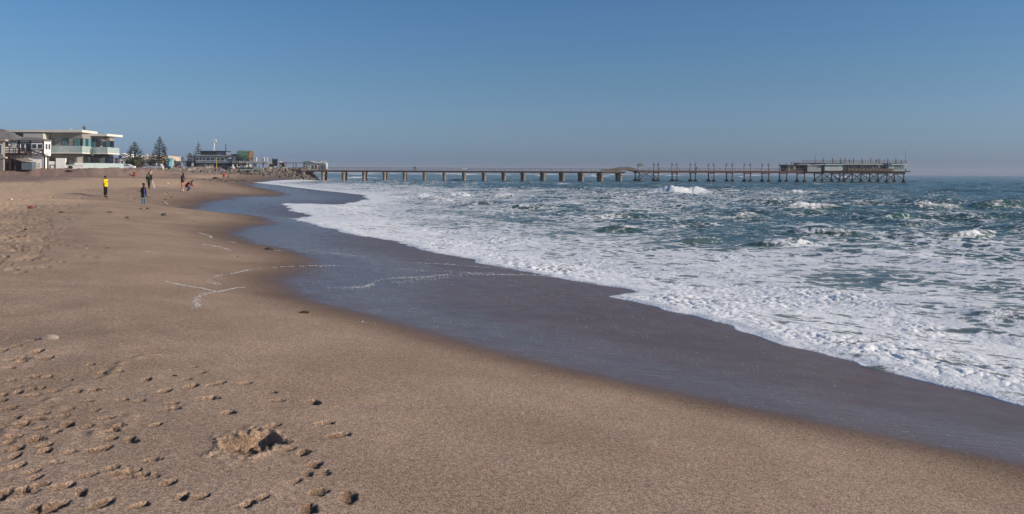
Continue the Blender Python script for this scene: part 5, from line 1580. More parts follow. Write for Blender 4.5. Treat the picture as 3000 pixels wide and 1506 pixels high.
# ------------------------------------------------------------------ cars, signs, posts
M_tyre = mat('tyre_rubber', (.02, .02, .02), .9)
M_red = mat('tail_lamp_red', (.45, .02, .02), .4)
def car(px, base, Y, label, paint, rz=0.0, suv=False, L=4.3):
    t = thing('parked_car', label, 'car', P(px, base, Y), rz, 'cars parked along the shore road')
    h = 1.75 if suv else 1.48
    hl = L / 2
    prof = [(-hl, .35), (-hl - .02, .75), (-hl + .12, .95), (-hl * .62, 1.0), (-hl * .30, h - .06), (hl * .30 if not suv else hl * .75, h), (hl * .72 if not suv else hl * .92, 1.02), (hl - .04, .96), (hl, .6), (hl - .05, .33)]
    mb = MB()
    n_ = len(prof)
    vs = []
    for s in (-1, 1):
        for x, z in prof: vs.append((x, s * (.86 if z < 1.1 else .66), z))
    mb.add(vs, [tuple(range(n_)), tuple(range(2 * n_ - 1, n_ - 1, -1))] + [(i, (i + 1) % n_, (i + 1) % n_ + n_, i + n_) for i in range(n_)])
    mb.build('body', paint, t)
    for s in (-1, 1):
        a, b = (-hl * .54, 1.05), (-hl * .29, h - .14)
        c_, d_ = (hl * .28 if not suv else hl * .72, h - .14), (hl * .60 if not suv else hl * .84, 1.05)
        def q3(p): return (p[0], s * (.87 - (p[1] - 1.02) / (h - 1.02) * .19), p[1])
        mm = (0.02, 1.05); mt = (0.02, h - .13)
        for quad in ((a, (-.05, 1.05), (-.05, h - .13), b), ((.05, 1.05), d_, c_, (.05, h - .13))):
            vs = [q3(p) for p in quad]
            MB().add(vs + [(x, y - s * .05, z) for x, y, z in vs], [(0, 1, 2, 3), (7, 6, 5, 4), (0, 4, 5, 1), (1, 5, 6, 2), (2, 6, 7, 3), (3, 7, 4, 0)]).build('side_window', M_glass, t)
        for x in (-hl * .62, hl * .6):
            w = MB()
            pr = [(math.cos(2 * math.pi * k / 12) * .32, math.sin(2 * math.pi * k / 12) * .32) for k in range(12)]
            w.prism([(x + a_, .32 + b_) for a_, b_ in pr], s * .70, s * .885)
            wh = w.build('wheel', M_tyre, t)
            MB().prism([(x + a_ * .6, .32 + b_ * .6) for a_, b_ in pr], s * .886, s * .90).build('rim', M_greyl, wh)
        MB().box(-hl - .03, -hl + .08, s * .55, s * .8, .62, .80).build('headlight', M_white, t)
        MB().box(hl - .08, hl + .03, s * .55, s * .8, .66, .84).build('tail_light', M_red, t)
    return t
P_white = mat('white_car_paint', (.75, .75, .75), .3, .5, noise=.03)
P_dark = mat('dark_red_car_paint', (.045, .014, .018), .3, .5, noise=.05)
P_silver = mat('silver_car_paint', (.5, .5, .52), .3, .5, noise=.03)
P_navy = mat('navy_car_paint', (.02, .025, .035), .3, .5, noise=.05)
car(370, 497.5, 205, 'white car half hidden by the sand bank under the shorter pine', P_white, .1)
car(457, 496.5, 250, 'silver car with dark windows parked under the tallest pine', P_silver, 0, True, 4.5)
car(478, 496.5, 252, 'dark car behind the sand bank right of the silver car', P_navy, .2)
car(424, 495, 262, 'pale car in front of the low grey roofed house', P_white, 0)
car(645, 496.2, 318, 'large dark red car below the restaurant windows', P_dark, 0.15, True, 5.0)
car(664, 496.4, 316, 'dark car with a red tail lamp right of the yellow lamp post', P_navy, -.5)
car(722, 491.5, 330, 'white pickup cab showing over the shore wall', P_white, .3)
car(591, 495.5, 318, 'beige van parked under the restaurant left of the yellow lamp post', mat('beige_van_paint', (.4, .36, .3), .5), 0, True, 4.6)
car(612, 495.5, 318, 'tan van parked next to the beige van under the restaurant', mat('tan_van_paint', (.33, .28, .23), .5), 1.2, True, 4.4)
bt = thing('upturned_boat', 'grey hulled boat resting under the corner of the blue grey restaurant', 'boat', P(682, 496, 316))
MB().lathe((0, 0, 0), [(.5, 0), (.9, .35), (.95, .8), (.5, 1.15), (.2, 1.9), (.1, 2.0)], 10).build('hull', M_greyl, bt)
def signpost(px, y0, y1, Y, label, w_px, h_px, m, mpost, both=True):
    t = thing('sign_post', label, 'sign', P(px, y1, Y))
    s = Y / FPX
    MB().tube([(0, 0, -.6), (0, 0, (y1 - y0) * s)], .07, 6).build('post', mpost, t)
    MB().box(-w_px * s / 2, w_px * s / 2, -.14, -.08, (y1 - y0 - h_px) * s, (y1 - y0) * s).build('sign_plate', m, t)
signpost(459, 477, 497, 240, 'white sign plate on a thin post before the tallest pine', 3.2, 9, M_white, M_grey)
signpost(564.5, 478, 493, 312, 'white double sign plate on a post left of the restaurant', 5.5, 9, M_white, M_grey)
signpost(695, 482, 497, 314, 'narrow white sign plate under the terrace', 2.5, 8, M_white, M_grey)
signpost(612, 483, 495, 313, 'small grey green sign plate before the tan van', 4, 5, M_greyl, M_grey)
for px, y0, y1, Y, label in ((477, 452, 493, 262, 'yellow lamp post in front of the right end of the flats'), (634.3, 465, 496, 312, 'yellow lamp post in front of the restaurant windows')):
    t = thing('lamp_post', label, 'lamp post', P(px, y1, Y))
    s = Y / FPX
    MB().tube([(0, 0, -1), (0, 0, (y1 - y0) * s)], [.13, .09], 7).build('pole', mat('yellow_paint', (.55, .42, .06), .6), t)
    MB().ball((0, 0, (y1 - y0) * s + .15), .24, 8, 6).build('lamp_globe', M_curt, t)
    MB().box(-.3, .3, -.3, .3, -.6, .25).build('foot', mat('yellow_paint', (.55, .42, .06)), t)
t = thing('street_pole', 'tall thin blue grey pole left of the restaurant wing', 'pole', P(565, 478, 311))
MB().tube([(0, 0, -2), (0, 0, 3.9)], .06, 6).build('pole', M_slb, t)
MB().ball((0, 0, 3.95), .1, 6, 4).build('pole_cap', M_slb, t)
t = thing('street_pole', 'thin grey pole between the two pines', 'pole', P(425, 487, 270))
MB().tube([(0, 0, -2), (0, 0, 4.4)], .05, 6).build('pole', M_grey, t)
MB().bar((0, 0, 4.4), (.7, 0, 4.5), .07).build('arm', M_grey, t)
for px, lab, c in ((637, 'yellow bin at the foot of the yellow lamp post', (.6, .45, .05)), (640.5, 'red bin beside the yellow bin', (.5, .07, .05)), (646, 'blue bin right of the red bin', (.06, .2, .45))):
    t = thing('litter_bin', lab, 'bin', P(px, 496, 311))
    MB().lathe((0, 0, -.3), [(.22, 0), (.27, .75), (.3, .76), (.3, .82)], 8).build('drum', mat('bin_' + lab.split()[0], c, .6), t)
    MB().ball((0, 0, .55), (.27, .27, .12), 8, 4).build('lid', M_dark, t)

# red oil drum on the beach
g = Vector((PX(395, 153), 153, zsand(PX(395, 153), 153)))
t = thing('oil_drum', 'rusty red oil drum standing on the upper beach', 'drum', g)
MB().lathe((0, 0, -.02), [(.29, 0), (.29, .02), (.285, .03), (.285, .29), (.30, .30), (.285, .31), (.285, .58), (.30, .59), (.285, .60), (.285, .86), (.30, .87), (.30, .89)], 18).build('drum', mat('red_drum_paint', (.34, .075, .05), .6, noise=.2, nscale=4), t, True)
MB().lathe((0, 0, .86), [(.26, 0), (.26, .012)], 16).build('lid', mat('rust_lid', (.16, .06, .04), .8), t)

# ------------------------------------------------------------------ loose stones and litter on the sand
def stone(px, py, w, label, col, sq=.5, name='stone', seed=0, asp=.7, cat='stone', rz=None):
    g = ground(px, py)
    s = w / 2 / FPX * g.y
    m = mat('stone_%d' % seed, col, .85, .25, noise=.25, nscale=12 / max(s, .05) * .12, bump=s * .06, bscale=.6 / max(s, .03))
    o = bpy.data.objects.new(name, rock_mesh(name, 300 + seed, m, 1.0, 3, 2))
    for p in o.data.polygons: p.use_smooth = True
    COL.objects.link(o)
    o.scale = (s, s * asp, s * sq); o.rotation_euler = (0, random.uniform(-.12, .12), rz if rz is not None else random.uniform(-.4, .4))
    o.location = g + Vector((0, 0, s * sq * .45))
    return tag(o, label, cat)
stone(147, 995, 54, 'big pale oblong stone on the sand at the lower left', (.38, .30, .25), .40, seed=1, asp=.45, rz=.35)
stone(90, 611, 18, 'broken red brick with a pale patch lying on the trampled sand', (.30, .075, .06), .62, 'brick', 2, .6, 'brick')
stone(33, 586, 10, 'small white stone near the left edge', (.72, .68, .62), .7, seed=3)
stone(183, 624, 20, 'brown grey stone right of the red brick', (.15, .125, .095), .42, seed=4, asp=.6)
stone(207, 644, 18, 'flat light grey stone, lowest in front of the brick', (.27, .255, .225), .4, seed=5)
stone(323, 624, 18, 'grey brown stone below the man in the yellow jacket', (.15, .13, .105), .45, seed=6)
stone(375, 640, 15, 'reddish stone in the middle of the bare sand', (.24, .125, .095), .6, seed=7)
stone(415, 612.5, 13, 'brown stone just in front of the person in the black coat', (.2, .12, .09), .4, seed=8)
stone(435, 613, 12, 'dark grey pointed stone at the right foot of the person in the black coat', (.12, .115, .105), .8, seed=9)
stone(480, 631.5, 20, 'dark grey oval stone nearest to the wet inlet', (.115, .11, .095), .5, seed=10)
stone(315, 728, 15, 'flat grey stone alone on smooth sand', (.16, .145, .12), .35, seed=11)
stone(253, 728, 8, 'small white shell left of the flat grey stone', (.65, .6, .55), .4, 'shell', 12, cat='shell')
stone(788, 731, 27, 'dark slab of stone lying in the wet film', (.06, .05, .048), .35, seed=13, asp=.5)
stone(697, 752, 8, 'small dark pebble near the tip of the sand spit', (.09, .06, .055), .4, 'pebble', 14, cat='pebble')
stone(893, 917, 30, 'dark stone at the edge of the wet sand', (.07, .055, .045), .42, seed=15, asp=.5)
stone(516, 1102, 15, 'small dark pebble between the footprints', (.05, .048, .05), .4, 'pebble', 16, cat='pebble')
stone(76, 673, 10, 'small dark stone on the trampled sand at the left', (.10, .09, .075), .45, seed=17)
stone(491, 539, 7, 'pale stone between the backpack man and the couple', (.6, .52, .4), .7, seed=18)
stone(502, 579, 8, 'dark stone on the sand below the couple', (.1, .085, .07), .5, seed=19)
stone(485, 584.5, 8, 'brown stone left of the dark stone below the couple', (.16, .12, .09), .45, seed=20)
stone(453, 587.5, 7, 'tan flat stone right of the person in the black coat', (.34, .26, .19), .4, seed=21)
stone(437, 577, 6, 'dark pebble behind the black coat', (.09, .08, .07), .5, 'pebble', 22, cat='pebble')
stone(490, 565, 6, 'brown pebble below and left of the couple', (.2, .15, .11), .5, 'pebble', 23, cat='pebble')
stone(88, 582, 7, 'pale green piece of glass on the upper beach', (.4, .45, .4), .3, 'glass_shard', 24, cat='shard')
g = ground(201, 504)
t = thing('driftwood', 'dark charred log on the upper beach before the modern house', 'log', g)
MB().tube([(-.6, 0, .18), (0, .05, .22), (.8, .1, .1)], [.14, .15, .05], 7).build('log', M_black, t)
MB().tube([(0, 0, .2), (.3, -.1, .3), (.75, -.15, .16)], [.07, .05, .02], 5).build('branch', M_black, t)
g = ground(631, 524)
o = MB().ball((0, 0, 0), (.85, .7, .42), 14, 8).build('seaweed_heap', mat('dark_kelp', (.035, .025, .02), .8, noise=.3, nscale=5, bump=.08, bscale=6), None, True)
for v in o.data.vertices: v.co *= 1 + .22 * math.sin(v.co.x * 9 + 1) * math.cos(v.co.y * 8); v.co.z = v.co.z if v.co.z > -.2 else -.2
o.location = g + Vector((0, 0, .08)); o.scale = (1, .8, 1)
tag(o, 'dark heap of kelp on the beach left of the walker in red', 'seaweed')
# scattered shells and pebbles, countless
rp = random.Random(44)
pb = MB()
for k in range(420):
    if k < 260: px = rp.uniform(-20, 560); py = rp.triangular(500, 560, 524)
    else: px = rp.uniform(0, 800); py = rp.triangular(515, 545, 530)
    g = ground(px, py)
    if Xw(g.y) - g.x < 2: continue
    s = rp.uniform(.02, .06)
    pb.ball((g.x, g.y, g.z + s * .2), (s, s * rp.uniform(.6, 1), s * .5), 5, 4)
tag(pb.build('shells', mat('shell_white', (.42, .36, .31), .8), None), kind='stuff')
kb = MB()
for k in range(260):
    px = rp.triangular(560, 800, 700); py = 527 + (px - 640) * .030 + rp.gauss(0, 2.2)
    if k > 190: px = rp.uniform(640, 740); py = rp.uniform(523, 531)
    g = ground(px, py)
    s = rp.uniform(.05, .16)
    kb.ball((g.x, g.y, g.z + s * .15), (s * rp.uniform(1, 2.2), s * .8, s * .4), 6, 4)
tag(kb.build('kelp_line', mat('dark_kelp', (.035, .025, .02)), None), kind='stuff')

# ------------------------------------------------------------------ lines of foam left on the sand
M_froth = mat('froth', (.72, .74, .76), .6, .3, noise=.08, nscale=20, alpha=.45)
LINES = [([(586, 682), (621, 698), (660, 706), (687, 711)], .07, .5), ([(571, 706), (598, 717), (660, 731), (718, 744), (808, 756)], .05, .4), ([(423, 737), (450, 743), (474, 750)], .06, .4),
 ([(410, 801), (443, 804), (455, 807)], .06, .8), ([(474, 818), (520, 836), (575, 847), (621, 857), (644, 853), (668, 847), (710, 844)], .045, .8), ([(621, 858), (590, 870), (563, 890), (555, 904)], .09, .7),
 ([(633, 836), (613, 826), (629, 812), (668, 801), (738, 791), (835, 783), (943, 780), (1056, 780), (1184, 790), (1355, 799), (1526, 795)], .10, .8),
 ([(924, 852), (971, 842), (1056, 839), (1099, 827), (1150, 816), (1227, 814), (1295, 807), (1440, 803), (1611, 810), (1739, 818), (1859, 831)], .13, 1.3),
 ([(800, 733), (971, 743), (1099, 758), (1184, 769), (1355, 778), (1483, 787), (1590, 795)], .12, .9), ([(1099, 826), (1180, 830), (1280, 815), (1380, 808)], .25, .5), ([(1200, 795), (1350, 801), (1500, 806), (1650, 812)], .30, .4),
 ([(780, 888), (800, 892), (830, 888)], .12, .5), ([(1040, 945), (1060, 952), (1085, 955)], .05, .2),
 ([(745, 547), (800, 552), (860, 557), (900, 560)], .3, .9), ([(760, 538), (850, 545), (930, 552)], .3, .8), ([(470, 588), (500, 600), (515, 604)], .06, .5), ([(490, 605), (525, 605)], .08, .9), ([(560, 607), (600, 610)], .1, .4),
 ([(594, 934), (630, 945)], .06, .35)]
fr_ = MB()
rp = random.Random(5)
for pts, wid, dn in LINES:
    if len(pts) > 2:                                   # smooth curve through the points
        Q = [pts[0]] + pts + [pts[-1]]; sm_ = []
        for i in range(1, len(Q) - 2):
            for q in range(6):
                t_ = q / 6
                sm_.append(tuple(.5 * (2 * Q[i][c] + (Q[i + 1][c] - Q[i - 1][c]) * t_ + (2 * Q[i - 1][c] - 5 * Q[i][c] + 4 * Q[i + 1][c] - Q[i + 2][c]) * t_ ** 2 + (3 * Q[i][c] - Q[i - 1][c] - 3 * Q[i + 1][c] + Q[i + 2][c]) * t_ ** 3) for c in (0, 1)))
        pts = sm_ + [pts[-1]]
    G_ = [ground(*p) for p in pts]
    for a, b in zip(G_[:-1], G_[1:]):
        L = (b - a).length
        sc = max(.6, a.y / 26)
        n_ = int(L * 85 * dn / sc) + (rp.random() < .5)
        for i in range(n_):
            p = a.lerp(b, rp.random())
            gap = noise2(np.array([p.x * 1.3]), np.array([p.y * 1.3]), 14)[0]
            if rp.random() > .75 + .9 * gap: continue
            x = p.x + rp.gauss(0, wid * .40) + .10 * math.sin(p.y * 2.1); y = p.y + rp.gauss(0, wid * .8) + .14 * math.sin(p.x * 1.9)
            s = rp.uniform(.005, .017) * sc ** .75
            z = zsand(x, y) if a.y < 0 else p.z
            fr_.ball((x, y, z + s * .1), (s * rp.uniform(1, 1.9), s * rp.uniform(.9, 1.4), s * .55), 5, 3)
# flecks of bubbles on the wet film
cnt = 0
while cnt < 2000:
    Y_ = 8 + 26 * rp.random() ** 1.3
    lo, hi = float(Xw(Y_)) + .5, float(Xe(Y_)) - .2
    if hi < lo: continue
    x = rp.uniform(lo, hi)
    if noise2(np.array([x * .35]), np.array([Y_ * .35]), 77)[0] < -.05: cnt += .3; continue
    s = rp.uniform(.003, .0075) * (Y_ / 12) ** .5
    fr_.ball((x, Y_, zsand(x, Y_) + .001), (s * rp.uniform(1, 2.2), s, s * .5), 4, 3); cnt += 1
tag(fr_.build('foam_lines', M_froth, None, fix=False), kind='stuff')

# ------------------------------------------------------------------ people
SKINTMP = []
def skin_obj(name, joints, edges, m, parent, sub=1):
    """joints: {key: (x, y, z, rx, ry)}; grown with a skin modifier and frozen to one continuous mesh"""
    keys = list(joints)
    ix = {k: i for i, k in enumerate(keys)}
    me = bpy.data.meshes.new(name)
    me.from_pydata([joints[k][:3] for k in keys], [(ix[a], ix[b]) for a, b in edges], [])
    o = bpy.data.objects.new(name, me)
    COL.objects.link(o)
    md = o.modifiers.new('skin', 'SKIN')
    md.use_smooth_shade = True
    for i, k in enumerate(keys):
        j = joints[k]
        me.skin_vertices[0].data[i].radius = (j[3], j[4] if len(j) > 4 else j[3])
        me.skin_vertices[0].data[i].use_root = (i == 0)
    sb = o.modifiers.new('sub', 'SUBSURF'); sb.levels = sub; sb.render_levels = sub
    SKINTMP.append((o, m))
    o.parent = parent
    return o
def lerp3(a, b, t): return tuple(a[i] + (b[i] - a[i]) * t for i in range(3))
def add_hand(J, E, wrist, dirv, side, s=1.0):
    """palm, four fingers of different lengths and a thumb"""
    d = Vector(dirv).normalized()
    w = Vector(J[wrist][:3])
    sid = Vector((d.y, -d.x, 0.0)); sid = sid.normalized() if sid.length > .1 else Vector((1, 0, 0))
    nrm = d.cross(sid)
    key = wrist + '_palm'
    pm = w + d * .075 * s
    J[key] = (*pm, .030 * s, .020 * s); E.append((wrist, key))
    for i, (off, L) in enumerate(((-.027, .072), (-.009, .082), (.009, .076), (.026, .060))):
        a = pm + d * .028 * s + sid * off * s
        b = a + d * L * .55 * s + nrm * .010 * s
        c = b + d * L * .42 * s + nrm * .022 * s
        ks = [key + '_%d%s' % (i, q) for q in 'abc']
        for k, p, r_ in zip(ks, (a, b, c), (.0088, .0082, .0070)): J[k] = (*p, r_ * s)
        E += [(key, ks[0]), (ks[0], ks[1]), (ks[1], ks[2])]
    a = w + d * .040 * s - sid * .034 * s
    b = a + d * .045 * s - sid * .016 * s + nrm * .012 * s
    J[key + '_t0'] = (*a, .011 * s); J[key + '_t1'] = (*b, .0088 * s)
    E += [(wrist, key + '_t0'), (key + '_t0', key + '_t1')]

BASE = dict(  # a standing figure 1.75 m tall facing -y (towards the camera side), x to its left
    pelvis=(0, 0, .93), waist=(0, 0, 1.08), chest=(0, .0, 1.27), neck=(0, .01, 1.475), chin=(0, -.015, 1.555), head=(0, -.012, 1.635), crown=(0, 0, 1.705),
    shL=(.17, .01, 1.42), shR=(-.17, .01, 1.42), elL=(.235, .03, 1.14), elR=(-.235, .03, 1.14), wrL=(.245, -.04, .89), wrR=(-.245, -.04, .89),
    hiL=(.09, 0, .90), hiR=(-.09, 0, .90), knL=(.10, -.015, .50), knR=(-.10, -.015, .50), anL=(.105, .02, .085), anR=(-.105, .02, .085), toL=(.115, -.14, .03), toR=(-.115, -.14, .03))
RAD = dict(pelvis=(.150, .105), waist=(.135, .095), chest=(.155, .105), neck=(.055, .055), chin=(.068, .078), head=(.078, .096), crown=(.060, .075), shL=(.062, .06), shR=(.062, .06), elL=(.042, .042), elR=(.042, .042),
           wrL=(.028, .028), wrR=(.028, .028), hiL=(.088, .085), hiR=(.088, .085), knL=(.058, .058), knR=(.058, .058), anL=(.040, .042), anR=(.040, .042), toL=(.036, .03), toR=(.036, .03))
BE = [('pelvis', 'waist'), ('waist', 'chest'), ('chest', 'neck'), ('neck', 'chin'), ('chin', 'head'), ('head', 'crown'), ('chest', 'shL'), ('chest', 'shR'), ('shL', 'elL'), ('shR', 'elR'), ('elL', 'wrL'), ('elR', 'wrR'),
      ('pelvis', 'hiL'), ('pelvis', 'hiR'), ('hiL', 'knL'), ('hiR', 'knR'), ('knL', 'anL'), ('knR', 'anR'), ('anL', 'toL'), ('anR', 'toR')]
def person(label, px, Y, rz, height=1.75, pose=None, wear=(), skin=(.16, .085, .055), hair=(.015, .012, .011), hands=True, z=None, group=None, bulk=1.0, hairshape='short', feet_on=True):
    X = PX(px, Y)
    t = thing('person', label, 'person', (X, Y, zsand(X, Y) - .015 if z is None else z), rz, group)
    s = height / 1.75
    t.scale = (s, s, s)
    Jp = dict(BASE)
    if pose: Jp.update(pose)
    J = {}
    for k in BASE:
        r_ = RAD[k]
        b = bulk if k in ('pelvis', 'waist', 'chest') else 1.0
        J[k] = (*Jp[k], r_[0] * b, r_[1] * b * (1.15 if b > 1 else 1))
    E = list(BE)
    # nose on the side the face looks
    hd, ch = Vector(Jp['head']), Vector(Jp['chin'])
    face = Vector(Jp.get('face', (0, -1, -.05))).normalized()
    base_r = {k: J[k] for k in BASE}
    J['nose'] = (*(hd.lerp(ch, .35) + face * .085), .016)
    E.append(('head', 'nose'))
    if hands:
        for sd, W_, El in ((1, 'wrL', 'elL'), (-1, 'wrR', 'elR')):
            add_hand(J, E, W_, Vector(Jp[W_]) - Vector(Jp[El]), sd)
    sm = mat('skin_%d' % int(skin[0] * 1000), skin, .6, .3, noise=.08, nscale=8)
    skin_obj('body', J, E, sm, t)
    # eyes and ears
    side = face.cross(Vector((0, 0, 1))); side = side.normalized() if side.length > .1 else Vector((1, 0, 0))
    eb = MB()
    for q in (-1, 1): eb.ball(tuple(hd + face * .083 + side * q * .03 + Vector((0, 0, .005))), .012, 6, 4)
    eb.build('eyes', M_black, t)
    er = MB()
    for q in (-1, 1): er.ball(tuple(hd + side * q * .082 + Vector((0, 0, -.01))), (.016, .022, .034), 6, 4)
    er.build('ears', sm, t)
    if hairshape:
        hm = mat('hair_%d' % int(hair[0] * 1000), hair, .8, .2, noise=.2, nscale=30)
        h_ = MB().ball((0, 0, 0), (.094, .106, .085), 10, 7)
        o = h_.build('hair', hm, t, True)
        o.location = hd + Vector((0, 0, .045)) - face * .022
        o.rotation_euler = (0, 0, math.atan2(face.x, -face.y))
    for name, m, chain, grow, lab in wear:
        K = {}; EE = []
        for seg in chain:
            pr = None
            for item in seg:
                if isinstance(item, tuple):
                    a, b, f = item
                    pos = lerp3(Jp[a], Jp[b], f)
                    rr_ = [base_r[a][3] + (base_r[b][3] - base_r[a][3]) * f, base_r[a][4] + (base_r[b][4] - base_r[a][4]) * f]
                    key = '%s_%s_%.2f' % item
                else:
                    key = item; pos = Jp[item]; rr_ = list(base_r[item][3:5])
                if key not in K: K[key] = (*pos, rr_[0] + grow, rr_[1] + grow)
                if pr and (pr, key) not in EE: EE.append((pr, key))
                pr = key
        if name in ('trousers', 'shorts', 'jeans'):
            for q in K:
                if q == 'pelvis': K[q] = (*K[q][:3], .118 * (1 + (bulk - 1) * .7), .108 * (1 + (bulk - 1) * .7))
                elif q.startswith('pelvis_'): K[q] = (*K[q][:3], .125 * bulk, .105 * bulk)
        o = skin_obj(name, K, EE, m, t)
        if lab: o['label'] = lab
    return t
def cloth(n, c): return mat('cloth_' + n, c, .9, .1, noise=.12, nscale=10)
ARMS = [['chest', 'shL', 'elL', ('elL', 'wrL', .85)], ['chest', 'shR', 'elR', ('elR', 'wrR', .85)]]
TORSO = [[('pelvis', 'waist', -.55), 'pelvis', 'waist', 'chest', ('chest', 'neck', .8)]]
LEGS = [[('pelvis', 'waist', .35), 'pelvis', 'hiL', 'knL', ('knL', 'anL', .85)], ['pelvis', 'hiR', 'knR', ('knR', 'anR', .85)]]
SHORTS = [[('pelvis', 'waist', .35), 'pelvis', 'hiL', ('hiL', 'knL', .95)], ['pelvis', 'hiR', ('hiR', 'knR', .95)]]
SLEEVES = [['chest', 'shL', ('shL', 'elL', .75)], ['chest', 'shR', ('shR', 'elR', .75)]]
SHOES = [['anL', 'toL']], [['anR', 'toR']]
def shoes(m): return [('shoe', m, SHOES[0], .012, None), ('shoe', m, SHOES[1], .012, None)]
E_ = R(90)                     # facing the sea (picture right)
# 1 yellow jacket
p = person('heavy man in a yellow and green track jacket and black trousers facing the sea', 309, 64, E_ - .15, 1.72,
       dict(wrR=(-.05, -.22, 1.28), elR=(-.24, -.03, 1.16), wrL=(.26, .02, .88), waist=(0, -.03, 1.08), chest=(0, 0, 1.28)),
       [('trousers', cloth('black', (.018, .016, .017)), LEGS, .022, None), ('jacket', cloth('yellow', (.78, .56, .015)), TORSO + ARMS, .026, None)] + shoes(cloth('black', (.018, .016, .017))), bulk=1.28)
gj = MB()
for a_, b_, zz in ((-.02, .10, (.90, 1.16)), (.03, .06, (1.16, 1.42))):
    pts = []
    gj.box(.175, .205, -.03, .035, *zz)
    gj.box(-.205, -.175, -.03, .035, *zz)
gj.build('jacket_side_panel', cloth('green', (.02, .22, .10)), p)
MB().lathe((0, .01, 1.435), [(.085, 0), (.08, .05), (.066, .055)], 12).build('collar', cloth('green', (.02, .22, .10)), p)
# 2 black coat
Yb = 58.5
p = person('person in a long black coat and blue jeans standing at the wet inlet', 421, Yb, E_ - .22, 1.70, dict(anL=(.14, .02, .085), toL=(.16, -.13, .03), knL=(.125, -.01, .5), anR=(-.12, .03, .085), toR=(-.14, -.12, .03), wrL=(.25, -.02, .93), wrR=(-.25, -.02, .93)),
       [('jeans', cloth('denim', (.12, .17, .23)), LEGS, .018, None), ('shirt', cloth('blue', (.05, .07, .30)), TORSO, .006, None)] + shoes(cloth('brown', (.10, .04, .025))), skin=(.085, .042, .028))
cm = cloth('coat', (.010, .009, .010))
cb_ = MB()
ring = []
for zz, rx_, ry_ in ((.70, .25, .19), (.85, .24, .18), (1.05, .215, .16), (1.25, .215, .15), (1.40, .19, .12), (1.47, .10, .085)):
    ring.append([(rx_ * math.sin(a), -ry_ * math.cos(a), zz) for a in [R(28) + R(304) * k / 15 for k in range(16)]])
vs = [q for r_ in ring for q in r_] + [(q[0] * .95, q[1] * .95, q[2]) for r_ in ring for q in r_]
fs = []
for i in range(5):
    for k in range(15):
        a = i * 16 + k
        fs += [(a, a + 1, a + 17, a + 16), (a + 96, a + 112, a + 113, a + 97)]
for i in range(5):
    fs += [(i * 16, i * 16 + 16, i * 16 + 112, i * 16 + 96), (i * 16 + 15, i * 16 + 111, i * 16 + 127, i * 16 + 31)]
for k in range(15): fs += [(k, k + 96, k + 97, k + 1), (80 + k, 81 + k, 177 + k, 176 + k)]
cb_.add(vs, fs).build('coat', cm, p, True)
for sd in 'LR':
    Jp = dict(BASE); Jp['wrL'] = (.25, -.02, .93); Jp['wrR'] = (-.25, -.02, .93)
    K = {'a': (*Jp['sh' + sd], .085, .08), 'b': (*Jp['el' + sd], .066, .066), 'c': (*Jp['wr' + sd], .056, .056)}
    skin_obj('sleeve', K, [('a', 'b'), ('b', 'c')], cm, p)
MB().lathe((-.12, .02, .075), [(.062, 0), (.062, .05)], 10).build('turn_up', cloth('pale_denim', (.5, .5, .5)), p)
MB().lathe((.14, .01, .075), [(.062, 0), (.062, .05)], 10).build('turn_up', cloth('pale_denim', (.5, .5, .5)), p)
# 3 hooded man in shorts
p = person('hooded man in a dark sweater and pink shorts looking down beside his companion', 535, 75, E_ - .1, 1.82,
       dict(head=(0, -.06, 1.62), crown=(0, -.05, 1.70), chin=(0, -.055, 1.54), neck=(0, -.015, 1.47), elL=(.22, -.02, 1.15), wrL=(.14, -.22, 1.06), elR=(-.22, -.02, 1.15), wrR=(-.14, -.22, 1.06), face=(0, -1, -.6), anL=(.09, -.03, .085), toL=(.10, -.19, .03), anR=(-.09, .08, .085), toR=(-.1, -.08, .03)),
       [('shorts', cloth('pink', (.42, .18, .15)), SHORTS, .03, None), ('sweater', cloth('navy', (.022, .025, .035)), TORSO + ARMS, .03, None), ('hood', cloth('navy', (.022, .025, .035)), [['neck', 'chin', 'head', 'crown']], .026, None)] + [('sock', cloth('white', (.7, .7, .7)), [[('knL', 'anL', .6), 'anL']], .012, None)] + shoes(cloth('paleshoe', (.35, .28, .25))),
       skin=(.40, .24, .17), hairshape=None)
MB().box(-.18, .18, -.145, -.12, 1.00, 1.20).build('chest_pocket', cloth('rust', (.20, .09, .05)), p)
# 4 crouching companion
p = person('stooping person in a dark red jacket and jeans picking at the sand', 549, 75.6, E_ + .05, 1.75,
       dict(pelvis=(0, .10, .66), waist=(0, -.02, .80), chest=(0, -.17, .93), neck=(0, -.36, 1.00), chin=(0, -.44, 1.0), head=(0, -.49, 1.045), crown=(0, -.50, 1.11), shL=(.17, -.30, .98), shR=(-.17, -.30, .98), elL=(.20, -.36, .70), elR=(-.20, -.30, .72), wrL=(.12, -.55, .55), wrR=(-.12, -.50, .60),
            hiL=(.09, .09, .64), hiR=(-.09, .09, .64), knL=(.11, -.22, .45), knR=(-.11, -.20, .44), anL=(.11, -.02, .085), anR=(-.11, .02, .085), toL=(.12, -.18, .03), toR=(-.12, -.14, .03), face=(0, -.8, -.6)),
       [('jeans', cloth('darkdenim', (.05, .06, .10)), LEGS, .018, None), ('jacket', cloth('maroon', (.22, .018, .03)), TORSO + ARMS, .028, None)] + shoes(cloth('paleshoe', (.35, .28, .25))), skin=(.36, .22, .16), hair=(.08, .05, .03))
